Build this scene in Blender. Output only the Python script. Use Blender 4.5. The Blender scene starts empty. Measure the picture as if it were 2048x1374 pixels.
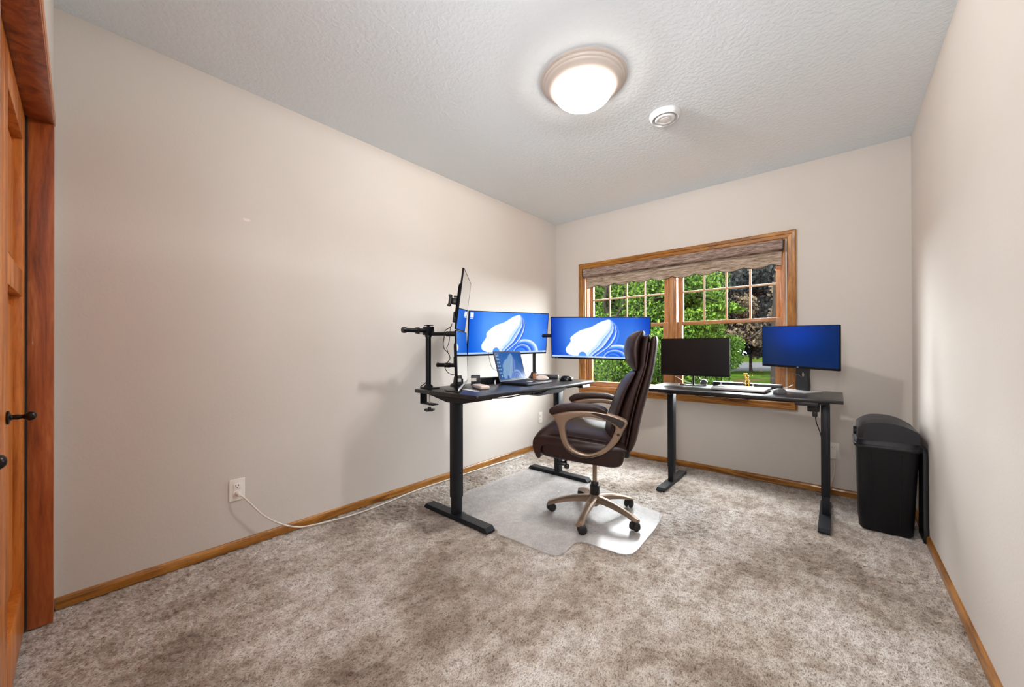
import bpy, bmesh, math, random
import numpy as np
from mathutils import Vector, Matrix
R = math.radians
random.seed(7)
rng = np.random.default_rng(7)
sc = bpy.context.scene
COL = sc.collection

# ------------------------------------------------------------------ camera
CX, CY, CZ = 2.4107, 0.0, 1.0525
YAW, PIT, ROL = -0.70759, 0.00302, -0.00194
fw = Vector((math.sin(YAW)*math.cos(PIT), math.cos(YAW)*math.cos(PIT), math.sin(PIT)))
rt = Vector((math.cos(YAW), -math.sin(YAW), 0)); up = rt.cross(fw)
rt2 = rt*math.cos(ROL)+up*math.sin(ROL); up2 = -rt*math.sin(ROL)+up*math.cos(ROL)
cd = bpy.data.cameras.new('camera'); cam = bpy.data.objects.new('camera', cd); COL.objects.link(cam)
cam.matrix_world = Matrix(((rt2.x, up2.x, -fw.x, CX), (rt2.y, up2.y, -fw.y, CY), (rt2.z, up2.z, -fw.z, CZ), (0, 0, 0, 1)))
cd.sensor_width = 36; cd.lens = 761.24*36/2048; cd.shift_y = 7.445/2048
cd.clip_start = 0.01; cd.clip_end = 500
sc.camera = cam

# ------------------------------------------------------------------ world, sun, exposure
sc.view_settings.view_transform = 'Standard'; sc.view_settings.look = 'None'
sc.view_settings.gamma = 1; sc.view_settings.use_curve_mapping = False
sc.view_settings.exposure = -0.10
w = bpy.data.worlds.new('sky'); sc.world = w; w.use_nodes = True
nt = w.node_tree; bg = nt.nodes['Background']
sky = nt.nodes.new('ShaderNodeTexSky'); sky.sky_type = 'HOSEK_WILKIE'
sky.sun_direction = Vector((-0.35, -0.62, 0.7)).normalized(); sky.turbidity = 4.0; sky.ground_albedo = 0.3
mixs = nt.nodes.new('ShaderNodeMix'); mixs.data_type = 'RGBA'
mixs.inputs[0].default_value = 0.75; mixs.inputs[7].default_value = (0.95, 0.98, 1.0, 1)
nt.links.new(sky.outputs[0], mixs.inputs[6]); nt.links.new(mixs.outputs[2], bg.inputs[0])
bg.inputs[1].default_value = 52.0
sd = bpy.data.lights.new('sun', 'SUN'); sd.energy = 90.0; sd.angle = R(1.0); sd.color = (1.0, 0.95, 0.85)
so = bpy.data.objects.new('sun', sd); COL.objects.link(so)
so.rotation_euler = Vector((0.35, 0.62, -0.7)).to_track_quat('-Z', 'Y').to_euler()
# area lights: the window portal and two unseen fills added behind the camera
def area(name, loc, target, size, sizey, power, col):
    d = bpy.data.lights.new(name, 'AREA'); d.shape = 'RECTANGLE'; d.size = size; d.size_y = sizey
    d.energy = power; d.color = col
    o = bpy.data.objects.new(name, d); COL.objects.link(o); o.location = loc
    o.rotation_euler = (Vector(target)-Vector(loc)).to_track_quat('-Z', 'Y').to_euler()
    return o
portal = area('window_portal', (1.23, 3.80, 1.26), (1.23, 0, 1.26), 1.8, 1.3, 1, (1, 1, 1))
portal.data.cycles.is_portal = True
area('added_doorway_fill', (2.25, -0.55, 1.95), (0.3, 1.2, 0.9), 0.7, 0.5, 22, (1.0, 0.96, 0.92))  # added fill through the doorway, not a lamp of the house
# unseen uplight added behind the camera to brighten the ceiling
area('added_ceiling_fill', (2.25, -0.30, 1.45), (0.9, 1.3, 2.44), 0.6, 0.6, 27, (0.96, 0.98, 1.0))
cy = sc.cycles
cy.use_denoising = True
try: cy.denoiser = 'OPENIMAGEDENOISE'
except Exception: pass
cy.max_bounces = 10; cy.diffuse_bounces = 5; cy.glossy_bounces = 5; cy.transmission_bounces = 6
cy.transparent_max_bounces = 10; cy.sample_clamp_indirect = 8; cy.caustics_reflective = False; cy.caustics_refractive = False

# ------------------------------------------------------------------ materials
def mat(name, col, rough=0.5, metal=0.0, spec=0.5, emit=None, es=0.0, coat=0.0):
    m = bpy.data.materials.new(name); m.use_nodes = True
    b = m.node_tree.nodes['Principled BSDF']
    b.inputs['Base Color'].default_value = (*col, 1); b.inputs['Roughness'].default_value = rough
    b.inputs['Metallic'].default_value = metal; b.inputs['Specular IOR Level'].default_value = spec
    b.inputs['Coat Weight'].default_value = coat
    if emit: b.inputs['Emission Color'].default_value = (*emit, 1); b.inputs['Emission Strength'].default_value = es
    return m
def S(r, g, b): # sRGB 0-255 -> linear
    f = lambda c: (c/255/12.92) if c/255 <= 0.04045 else ((c/255+0.055)/1.055)**2.4
    return (f(r), f(g), f(b))
def nodes(m): return m.node_tree.nodes, m.node_tree.links, m.node_tree.nodes['Principled BSDF']
def ramp(N, stops):
    r = N.new('ShaderNodeValToRGB'); e = r.color_ramp.elements
    while len(e) < len(stops): e.new(0.5)
    for k, (p, c) in enumerate(stops): e[k].position = p; e[k].color = (*c, 1)
    return r
def noise(N, L, scale, detail=3, rough=0.5, vec=None):
    n = N.new('ShaderNodeTexNoise'); n.inputs['Scale'].default_value = scale
    n.inputs['Detail'].default_value = detail; n.inputs['Roughness'].default_value = rough
    if vec is not None: L.new(vec, n.inputs['Vector'])
    return n
def objvec(N, L, sx=1, sy=1, sz=1, rz=0.0):
    g = N.new('ShaderNodeNewGeometry'); mp = N.new('ShaderNodeMapping')
    mp.inputs['Scale'].default_value = (sx, sy, sz); mp.inputs['Rotation'].default_value = (0, 0, rz)
    L.new(g.outputs['Position'], mp.inputs['Vector']); return mp.outputs[0]
def bump(N, L, b, h, strength, dist):
    bp = N.new('ShaderNodeBump'); bp.inputs['Strength'].default_value = strength; bp.inputs['Distance'].default_value = dist
    L.new(h, bp.inputs['Height']); L.new(bp.outputs[0], b.inputs['Normal']); return bp

def wall_mat():
    m = mat('wall_paint', S(204, 197, 190), 0.75, spec=0.25); N, L, b = nodes(m)
    n = noise(N, L, 90, 3, 0.6, objvec(N, L)); n2 = noise(N, L, 1.3, 2, 0.5, objvec(N, L))
    r = ramp(N, [(0.3, S(202, 195, 188)), (0.7, S(206, 200, 194))]); L.new(n2.outputs[0], r.inputs[0]); L.new(r.outputs[0], b.inputs['Base Color'])
    bump(N, L, b, n.outputs[0], 0.25, 0.002); return m
def ceil_mat():
    m = mat('ceiling_knockdown', S(231, 240, 247), 0.85, spec=0.2); N, L, b = nodes(m)
    n = noise(N, L, 48, 4, 0.55, objvec(N, L)); r = ramp(N, [(0.42, (0, 0, 0)), (0.60, (1, 1, 1))])
    L.new(n.outputs[0], r.inputs[0]); bump(N, L, b, r.outputs[0], 0.35, 0.003); return m
def carpet_mat():
    m = mat('carpet', S(165, 150, 140), 0.95, spec=0.1); N, L, b = nodes(m)
    v = objvec(N, L, 1, 1, 1, R(20)); v2 = objvec(N, L, 1, 1, 1, R(20)); v2.node.inputs['Location'].default_value = (3.1, 0.4, 0); va = objvec(N, L, 1.0, 0.55, 1, R(-38))
    big = noise(N, L, 1.9, 4, 0.62, v2); mid = noise(N, L, 22, 3, 0.6, va)
    fine = noise(N, L, 250, 3, 0.65, va); fine.inputs['Distortion'].default_value = 0.6
    dots = noise(N, L, 130, 4, 0.7, va)
    rb = ramp(N, [(0.37, S(160, 145, 132)), (0.47, S(195, 184, 173)), (0.58, S(215, 207, 200))]); L.new(big.outputs[0], rb.inputs[0])
    rf = ramp(N, [(0.36, (0.30, 0.27, 0.25)), (0.46, (0.72, 0.70, 0.69)), (0.56, (1, 1, 1))]); L.new(fine.outputs[0], rf.inputs[0])
    rd = ramp(N, [(0.33, (0.50, 0.46, 0.43)), (0.47, (1, 1, 1))]); L.new(dots.outputs[0], rd.inputs[0])
    rm = ramp(N, [(0.38, (0.74, 0.70, 0.67)), (0.58, (1, 1, 1))]); L.new(mid.outputs[0], rm.inputs[0])
    pat = noise(N, L, 5.5, 4, 0.6, va); rp = ramp(N, [(0.36, (0.78, 0.75, 0.72)), (0.48, (0.98, 0.97, 0.96)), (0.58, (1.06, 1.08, 1.10))]); L.new(pat.outputs[0], rp.inputs[0])
    prev = rb.outputs[0]
    for q in (rf, rd, rm, rp):
        x = N.new('ShaderNodeMix'); x.data_type = 'RGBA'; x.blend_type = 'MULTIPLY'; x.inputs[0].default_value = 0.9
        L.new(prev, x.inputs[6]); L.new(q.outputs[0], x.inputs[7]); prev = x.outputs[2]
    L.new(prev, b.inputs['Base Color'])
    ad = N.new('ShaderNodeMath'); ad.operation = 'ADD'; L.new(fine.outputs[0], ad.inputs[0]); L.new(dots.outputs[0], ad.inputs[1])
    bump(N, L, b, ad.outputs[0], 0.6, 0.006)
    b.inputs['Sheen Weight'].default_value = 0.25
    return m
def wood_mat(name, c1, c2, c3, axis='z', rough=0.38, scale=9.0):
    m = mat(name, c2, rough, spec=0.4, coat=0.15); N, L, b = nodes(m)
    tc = N.new('ShaderNodeNewGeometry'); mp = N.new('ShaderNodeMapping')
    s = {'x': (0.10, 1, 1), 'y': (1, 0.10, 1), 'z': (1, 1, 0.10)}[axis]
    mp.inputs['Scale'].default_value = tuple(scale*q for q in s); L.new(tc.outputs['Position'], mp.inputs[0])
    n1 = noise(N, L, 3.0, 5, 0.6, mp.outputs[0]); n1.inputs['Distortion'].default_value = 1.2
    n2 = noise(N, L, 22.0, 4, 0.7, mp.outputs[0])
    r = ramp(N, [(0.33, c1), (0.5, c2), (0.68, c3)]); L.new(n1.outputs[0], r.inputs[0])
    r2 = ramp(N, [(0.35, (0.7, 0.66, 0.6)), (0.55, (1, 1, 1))]); L.new(n2.outputs[0], r2.inputs[0])
    x = N.new('ShaderNodeMix'); x.data_type = 'RGBA'; x.blend_type = 'MULTIPLY'; x.inputs[0].default_value = 0.7
    L.new(r.outputs[0], x.inputs[6]); L.new(r2.outputs[0], x.inputs[7]); L.new(x.outputs[2], b.inputs['Base Color'])
    bump(N, L, b, n2.outputs[0], 0.15, 0.001); return m
def fabric_mat(name, c1, c2, c3):
    m = mat(name, c2, 0.9, spec=0.1); N, L, b = nodes(m)
    tc = N.new('ShaderNodeNewGeometry'); mp = N.new('ShaderNodeMapping'); mp.inputs['Scale'].default_value = (5, 5, 70)
    L.new(tc.outputs['Position'], mp.inputs[0]); n = noise(N, L, 2.2, 5, 0.7, mp.outputs[0])
    r = ramp(N, [(0.36, c1), (0.5, c2), (0.62, c3)]); L.new(n.outputs[0], r.inputs[0]); L.new(r.outputs[0], b.inputs['Base Color'])
    return m
def leather_mat():
    m = mat('brown_leather', S(42, 25, 22), 0.40, spec=0.34); N, L, b = nodes(m)
    tc = N.new('ShaderNodeTexCoord'); n = noise(N, L, 140, 3, 0.6, tc.outputs['Object']); n2 = noise(N, L, 9, 3, 0.6, tc.outputs['Object'])
    ad = N.new('ShaderNodeMath'); ad.operation = 'MULTIPLY_ADD'; ad.inputs[1].default_value = 6.0
    L.new(n2.outputs[0], ad.inputs[0]); L.new(n.outputs[0], ad.inputs[2]); bump(N, L, b, ad.outputs[0], 0.22, 0.0012); return m
def laminate_mat():
    m = mat('black_laminate', S(30, 27, 28), 0.3, spec=0.42); N, L, b = nodes(m)
    tc = N.new('ShaderNodeTexCoord'); mp = N.new('ShaderNodeMapping'); mp.inputs['Scale'].default_value = (3, 30, 3)
    L.new(tc.outputs['Object'], mp.inputs[0]); n = noise(N, L, 3, 5, 0.7, mp.outputs[0])
    r = ramp(N, [(0.35, S(20, 18, 19)), (0.65, S(40, 35, 35))]); L.new(n.outputs[0], r.inputs[0]); L.new(r.outputs[0], b.inputs['Base Color'])
    bump(N, L, b, n.outputs[0], 0.1, 0.001); return m
M = {}
M['wall'] = wall_mat(); M['ceil'] = ceil_mat(); M['carpet'] = carpet_mat()
M['oak_x'] = wood_mat('oak_trim_x', S(110, 64, 18), S(158, 103, 38), S(186, 131, 60), 'x')
M['oak_y'] = wood_mat('oak_trim_y', S(110, 64, 18), S(158, 103, 38), S(186, 131, 60), 'y')
M['oak_z'] = wood_mat('oak_trim_z', S(110, 64, 18), S(158, 103, 38), S(186, 131, 60), 'z')
M['sash_x'] = wood_mat('sash_wood_x', S(150, 98, 52), S(178, 124, 78), S(200, 150, 105), 'x')
M['sash_z'] = wood_mat('sash_wood_z', S(150, 98, 52), S(178, 124, 78), S(200, 150, 105), 'z')
M['muntin_x'] = wood_mat('muntin_wood_x', S(176, 134, 100), S(198, 158, 126), S(214, 182, 152), 'x'); M['muntin_z'] = wood_mat('muntin_wood_z', S(176, 134, 100), S(198, 158, 126), S(214, 182, 152), 'z')
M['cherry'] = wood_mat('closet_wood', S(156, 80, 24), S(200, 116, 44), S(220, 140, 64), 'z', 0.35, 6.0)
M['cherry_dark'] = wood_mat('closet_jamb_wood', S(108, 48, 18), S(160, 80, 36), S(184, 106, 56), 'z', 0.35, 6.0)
M['blind'] = fabric_mat('woven_blind', S(88, 70, 60), S(138, 118, 108), S(172, 156, 146))
mb = fabric_mat('woven_shade_cloth', S(110, 90, 74), S(166, 148, 130), S(196, 182, 168)); N_ = mb.node_tree.nodes; L_ = mb.node_tree.links
t_ = N_.new('ShaderNodeBsdfTranslucent'); x_ = N_.new('ShaderNodeMixShader'); x_.inputs[0].default_value = 0.05; t_.inputs[0].default_value = (0.6, 0.5, 0.38, 1)
L_.new(N_['Principled BSDF'].outputs[0], x_.inputs[1]); L_.new(t_.outputs[0], x_.inputs[2]); L_.new(x_.outputs[0], N_['Material Output'].inputs[0]); M['cloth'] = mb
M['leather'] = leather_mat(); M['laminate'] = laminate_mat()
M['blackmetal'] = mat('black_powdercoat', S(22, 24, 30), 0.42, 0.0, 0.28)
M['black'] = mat('black_plastic', S(20, 20, 23), 0.42)
M['housing'] = mat('matte_black_housing', S(18, 18, 20), 0.75, spec=0.12)
M['blackgloss'] = mat('black_gloss', S(14, 14, 16), 0.15)
M['rubber'] = mat('black_rubber', S(18, 18, 20), 0.6)
M['bronze'] = mat('champagne_frame', S(150, 128, 110), 0.32, 0.55, 0.5)
M['darkinsert'] = mat('dark_insert', S(34, 24, 22), 0.45)
M['white'] = mat('white_plastic', S(232, 228, 222), 0.4)
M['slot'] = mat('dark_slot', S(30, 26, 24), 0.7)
M['cord'] = mat('white_cord', S(222, 214, 205), 0.5)
M['silver'] = mat('silver_aluminium', S(200, 198, 198), 0.35, 0.6)
M['gold'] = mat('gold_metal', S(214, 165, 70), 0.22, 1.0)
M['wood_block'] = mat('light_wood', S(180, 120, 80), 0.6)
M['binlid'] = mat('bin_lid_plastic', S(32, 32, 38), 0.45, spec=0.35)
M['bin'] = mat('bin_body_plastic', S(15, 15, 20), 0.5, spec=0.3)
M['orb'] = mat('oil_rubbed_bronze', S(36, 26, 22), 0.3, 0.7)
M['lampbase'] = mat('cream_lamp_base', S(214, 204, 196), 0.4)
M['detector'] = mat('vent_white', S(226, 228, 230), 0.5)
M['pinkwhite'] = mat('warm_white_plastic', S(226, 208, 198), 0.4)
M['screen_off'] = mat('dark_screen', S(24, 21, 21), 0.3, 0, 0.25)
M['ext'] = mat('outside_siding', S(120, 110, 100), 0.8)
def screen_mat(name, strength, rough=0.12):
    m = mat(name, (0.004, 0.004, 0.005), rough, spec=0.25); N, L, b = nodes(m)
    a = N.new('ShaderNodeAttribute'); a.attribute_name = 'img'
    L.new(a.outputs['Color'], b.inputs['Emission Color']); b.inputs['Emission Strength'].default_value = strength; return m
M['screen'] = screen_mat('lit_screen', 1.25, 0.2)
M['screen_lap'] = screen_mat('lit_laptop_screen', 0.62, 0.2)
M['mirror_screen'] = mat('glossy_dark_screen', (0.006, 0.007, 0.01), 0.035, 0, 1.0, coat=1.0)
def glass_mat():
    m = bpy.data.materials.new('window_glass'); m.use_nodes = True; N = m.node_tree.nodes; L = m.node_tree.links; N.clear()
    o = N.new('ShaderNodeOutputMaterial'); t = N.new('ShaderNodeBsdfTransparent'); g = N.new('ShaderNodeBsdfGlossy')
    g.inputs['Roughness'].default_value = 0.02; t.inputs[0].default_value = (0.96, 0.97, 0.96, 1)
    lw = N.new('ShaderNodeLayerWeight'); lw.inputs[0].default_value = 0.5; pw = N.new('ShaderNodeMath'); pw.operation = 'POWER'; pw.inputs[1].default_value = 5.0; L.new(lw.outputs['Facing'], pw.inputs[0])
    f = N.new('ShaderNodeMath'); f.operation = 'MULTIPLY_ADD'; f.inputs[1].default_value = 0.95; f.inputs[2].default_value = 0.02; L.new(pw.outputs[0], f.inputs[0]); x = N.new('ShaderNodeMixShader')
    L.new(f.outputs[0], x.inputs[0]); L.new(t.outputs[0], x.inputs[1]); L.new(g.outputs[0], x.inputs[2]); L.new(x.outputs[0], o.inputs[0]); return m
M['glass'] = glass_mat()
def chairmat_mat():
    m = bpy.data.materials.new('frosted_vinyl'); m.use_nodes = True; N = m.node_tree.nodes; L = m.node_tree.links
    b = N['Principled BSDF']; o = N['Material Output']
    b.inputs['Base Color'].default_value = (*S(212, 208, 206), 1); b.inputs['Roughness'].default_value = 0.26; b.inputs['Specular IOR Level'].default_value = 0.7
    t = N.new('ShaderNodeBsdfTransparent'); t.inputs[0].default_value = (0.95, 0.95, 0.96, 1); x = N.new('ShaderNodeMixShader'); x.inputs[0].default_value = 0.33
    L.new(t.outputs[0], x.inputs[1]); L.new(b.outputs[0], x.inputs[2]); L.new(x.outputs[0], o.inputs[0])
    n = noise(N, L, 60, 3, 0.6, objvec(N, L)); bump(N, L, b, n.outputs[0], 0.15, 0.002); return m
M['chairmat'] = chairmat_mat()
def dome_mat():
    m = bpy.data.materials.new('frosted_lamp_glass'); m.use_nodes = True; N = m.node_tree.nodes; L = m.node_tree.links; N.clear()
    o = N.new('ShaderNodeOutputMaterial'); t = N.new('ShaderNodeBsdfTransparent'); d = N.new('ShaderNodeBsdfTranslucent'); e = N.new('ShaderNodeEmission')
    d.inputs[0].default_value = (1, 0.93, 0.86, 1); e.inputs[0].default_value = (1, 0.9, 0.8, 1); e.inputs[1].default_value = 24.0
    a = N.new('ShaderNodeAddShader'); x = N.new('ShaderNodeMixShader'); x.inputs[0].default_value = 0.45
    L.new(d.outputs[0], a.inputs[0]); L.new(e.outputs[0], a.inputs[1]); L.new(t.outputs[0], x.inputs[1]); L.new(a.outputs[0], x.inputs[2]); L.new(x.outputs[0], o.inputs[0]); return m
M['dome'] = dome_mat()
def leaf_mat(name, c1, c2, c3, tr=0.35):
    m = bpy.data.materials.new(name); m.use_nodes = True; N = m.node_tree.nodes; L = m.node_tree.links; b = N['Principled BSDF']; o = N['Material Output']
    b.inputs['Roughness'].default_value = 0.7; b.inputs['Specular IOR Level'].default_value = 0.02
    n = noise(N, L, 14, 2, 0.6, objvec(N, L)); r = ramp(N, [(0.34, c1), (0.5, c2), (0.66, c3)]); L.new(n.outputs[0], r.inputs[0])
    L.new(r.outputs[0], b.inputs['Base Color']); t = N.new('ShaderNodeBsdfTranslucent'); L.new(r.outputs[0], t.inputs[0])
    x = N.new('ShaderNodeMixShader'); x.inputs[0].default_value = tr; L.new(b.outputs[0], x.inputs[1]); L.new(t.outputs[0], x.inputs[2]); L.new(x.outputs[0], o.inputs[0]); return m
M['leaf_bright'] = leaf_mat('bright_leaves', (0.0014, 0.0045, 0.0006), (0.0085, 0.021, 0.0018), (0.031, 0.050, 0.0065))
M['leaf_dark'] = leaf_mat('purple_leaves', (0.0007, 0.0009, 0.0011), (0.0018, 0.0027, 0.003), (0.005, 0.0048, 0.0048), 0.15)
M['leaf_olive'] = leaf_mat('olive_leaves', (0.002, 0.0045, 0.001), (0.0075, 0.0125, 0.0018), (0.018, 0.022, 0.005))
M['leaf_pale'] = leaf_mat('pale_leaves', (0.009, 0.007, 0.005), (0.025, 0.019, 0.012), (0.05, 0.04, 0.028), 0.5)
M['bark'] = mat('bark', (0.004, 0.0034, 0.003), 1.0, spec=0)
def grass_mat():
    m = mat('lawn_grass', (0.04, 0.08, 0.015), 1.0, spec=0); N, L, b = nodes(m)
    n = noise(N, L, 0.5, 4, 0.6, objvec(N, L)); n2 = noise(N, L, 9, 4, 0.7, objvec(N, L))
    r = ramp(N, [(0.34, (0.009, 0.0052, 0.003)), (0.46, (0.0030, 0.0062, 0.0008)), (0.64, (0.0055, 0.0105, 0.0015))]); L.new(n.outputs[0], r.inputs[0])
    r2 = ramp(N, [(0.3, (0.6, 0.6, 0.6)), (0.7, (1.1, 1.1, 1.0))]); L.new(n2.outputs[0], r2.inputs[0])
    x = N.new('ShaderNodeMix'); x.data_type = 'RGBA'; x.blend_type = 'MULTIPLY'; x.inputs[0].default_value = 1
    L.new(r.outputs[0], x.inputs[6]); L.new(r2.outputs[0], x.inputs[7]); L.new(x.outputs[2], b.inputs['Base Color']); return m
M['grass'] = grass_mat()
M['road'] = mat('asphalt', (0.0090, 0.0093, 0.010), 1.0, spec=0)
M['mulch'] = mat('mulch', (0.03, 0.018, 0.012), 0.95)

# ------------------------------------------------------------------ builders
def link(name, me, m, parent=None, smooth=None):
    o = bpy.data.objects.new(name, me); COL.objects.link(o)
    if m is not None: me.materials.append(M[m] if isinstance(m, str) else m)
    if parent is not None: o.parent = parent
    if smooth:
        for p in me.polygons: p.use_smooth = True
        try: me.set_sharp_from_angle(angle=R(smooth))
        except Exception: pass
    return o
def obj(name, bm, m, parent=None, smooth=35):
    bmesh.ops.recalc_face_normals(bm, faces=bm.faces)
    me = bpy.data.meshes.new(name); bm.to_mesh(me); bm.free()
    return link(name, me, m, parent, smooth)
def NB(): return bmesh.new()
def empty(name, loc=(0, 0, 0), rz=0.0, parent=None):
    o = bpy.data.objects.new(name, None); COL.objects.link(o); o.location = loc; o.rotation_euler = (0, 0, rz)
    o.empty_display_size = 0.1
    if parent is not None: o.parent = parent
    return o
def tag(o, label=None, cat=None, group=None, kind=None):
    if label: o['label'] = label
    if cat: o['category'] = cat
    if group: o['group'] = group
    if kind: o['kind'] = kind
    return o
def box(bm, x0, x1, y0, y1, z0, z1, r=0.0, seg=2, mtx=None):
    g = bmesh.ops.create_cube(bm, size=1.0); vs = g['verts']
    bmesh.ops.scale(bm, vec=(x1-x0, y1-y0, z1-z0), verts=vs)
    bmesh.ops.translate(bm, vec=((x0+x1)/2, (y0+y1)/2, (z0+z1)/2), verts=vs)
    if r > 0:
        es = set(e for v in vs for e in v.link_edges)
        res = bmesh.ops.bevel(bm, geom=list(es), offset=r, segments=seg, profile=0.5, affect='EDGES', clamp_overlap=True)
        vs = list(set(v for f in res['faces'] for v in f.verts) | set(v for v in vs if v.is_valid))
    if mtx is not None: bmesh.ops.transform(bm, matrix=mtx, verts=vs)
    return vs
def tube(bm, pts, r, n=10, cap=True):
    pts = [Vector(p) for p in pts]; rr = r if isinstance(r, (list, tuple)) else [r]*len(pts)
    rings = []; prev = None
    for i, p in enumerate(pts):
        if i == 0: d = pts[1]-pts[0]
        elif i == len(pts)-1: d = pts[-1]-pts[-2]
        else: d = (pts[i+1]-pts[i]).normalized()+(pts[i]-pts[i-1]).normalized()
        d.normalize()
        if prev is None:
            a = Vector((0, 0, 1)) if abs(d.z) < 0.9 else Vector((1, 0, 0)); u = d.cross(a).normalized()
        else: u = (prev-d*prev.dot(d)).normalized()
        prev = u; v = d.cross(u)
        rings.append([bm.verts.new(p+(u*math.cos(2*math.pi*k/n)+v*math.sin(2*math.pi*k/n))*rr[i]) for k in range(n)])
    for a, b in zip(rings, rings[1:]):
        for k in range(n): bm.faces.new((a[k], a[(k+1) % n], b[(k+1) % n], b[k]))
    if cap: bm.faces.new(rings[0][::-1]); bm.faces.new(rings[-1])
def smoothpts(pts, sub=6, closed=False):
    P_ = [Vector(p) for p in pts]; n = len(P_); out = []
    rngi = range(n if closed else n-1)
    for i in rngi:
        p1, p2 = P_[i], P_[(i+1) % n]
        p0 = P_[(i-1) % n] if (closed or i > 0) else p1; p3 = P_[(i+2) % n] if (closed or i+2 < n) else p2
        for k in range(sub):
            t = k/sub
            out.append(0.5*((2*p1)+(p2-p0)*t+(2*p0-5*p1+4*p2-p3)*t*t+(3*p1-p0-3*p2+p3)*t**3))
    if not closed: out.append(P_[-1])
    return out
def lathe(bm, prof, n=32, center=(0, 0, 0), axis='z'):
    rings = []; c = Vector(center)
    for (r, h) in prof:
        if r < 1e-6: rings.append([bm.verts.new(c+({'z': Vector((0, 0, h)), 'x': Vector((h, 0, 0)), 'y': Vector((0, h, 0))}[axis]))]); continue
        ring = []
        for k in range(n):
            a = 2*math.pi*k/n; cs, sn = r*math.cos(a), r*math.sin(a)
            ring.append(bm.verts.new(c+{'z': Vector((cs, sn, h)), 'x': Vector((h, cs, sn)), 'y': Vector((cs, h, sn))}[axis]))
        rings.append(ring)
    for a, b in zip(rings, rings[1:]):
        if len(a) == 1 and len(b) == 1: continue
        if len(a) == 1:
            for k in range(n): bm.faces.new((a[0], b[(k+1) % n], b[k]))
        elif len(b) == 1:
            for k in range(n): bm.faces.new((a[k], a[(k+1) % n], b[0]))
        else:
            for k in range(n): bm.faces.new((a[k], a[(k+1) % n], b[(k+1) % n], b[k]))
    if len(rings[0]) > 1: bm.faces.new(rings[0][::-1])
    if len(rings[-1]) > 1: bm.faces.new(rings[-1])
def inset(outline, d):
    n = len(outline); out = []; area = sum(outline[i][0]*outline[(i+1) % n][1]-outline[(i+1) % n][0]*outline[i][1] for i in range(n))
    s = 1 if area > 0 else -1
    for i in range(n):
        a, b, c = outline[i-1], outline[i], outline[(i+1) % n]
        t = Vector((c[0]-a[0], c[1]-a[1])); 
        if t.length > 1e-9: t.normalize()
        out.append((b[0]-t.y*s*d, b[1]+t.x*s*d))
    return out
def slab(bm, outline, w0, w1, r, f, seg=4):
    """outline (a,b) swept along w from w0 to w1 with rounded rims of radius r; f maps (a,b,w)->xyz"""
    rings = []
    if r > 0:
        for k in range(seg+1):
            th = math.pi/2*k/seg; rings.append((w0+r-r*math.sin(math.pi/2-th) if False else w0+r*(1-math.sin(th)), r*(1-math.cos(th))))
        rings = [(w0+r*(1-math.sin(math.pi/2*(1-k/seg))), r*(1-math.cos(math.pi/2*(1-k/seg)))) for k in range(seg+1)]
        rings += [(w1-(w-w0), i) for (w, i) in rings[::-1]]
    else: rings = [(w0, 0), (w1, 0)]
    VV = []
    for (w_, ins) in rings:
        o = inset(outline, ins) if ins else outline
        VV.append([bm.verts.new(f(a, b, w_)) for a, b in o])
    n = len(outline)
    for A, B in zip(VV, VV[1:]):
        for k in range(n): bm.faces.new((A[k], A[(k+1) % n], B[(k+1) % n], B[k]))
    bm.faces.new(VV[0][::-1]); bm.faces.new(VV[-1])
def rrect(x0, x1, y0, y1, r, seg=4):
    out = []
    for cx, cy_, a0 in ((x1-r, y1-r, 0), (x0+r, y1-r, 90), (x0+r, y0+r, 180), (x1-r, y0+r, 270)):
        for k in range(seg+1):
            a = R(a0+90*k/seg); out.append((cx+r*math.cos(a), cy_+r*math.sin(a)))
    return out
def c2(pts, sub=5): return [(p.x, p.y) for p in smoothpts([(a, b, 0) for a, b in pts], sub, True)]
XZ = lambda a, b, w_: (a, w_, b)
XY = lambda a, b, w_: (a, b, w_)
YZ = lambda a, b, w_: (w_, a, b)
def fastmesh(name, V, F4, m, parent=None):
    me = bpy.data.meshes.new(name); V = np.asarray(V, np.float32); F4 = np.asarray(F4, np.int32)
    me.vertices.add(len(V)); me.vertices.foreach_set('co', V.ravel()); k = F4.shape[1]
    me.loops.add(F4.size); me.loops.foreach_set('vertex_index', F4.ravel())
    me.polygons.add(len(F4)); me.polygons.foreach_set('loop_start', np.arange(0, F4.size, k, dtype=np.int32))
    me.polygons.foreach_set('loop_total', np.full(len(F4), k, np.int32)); me.update(calc_edges=True); me.validate()
    return link(name, me, m, parent)

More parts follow.
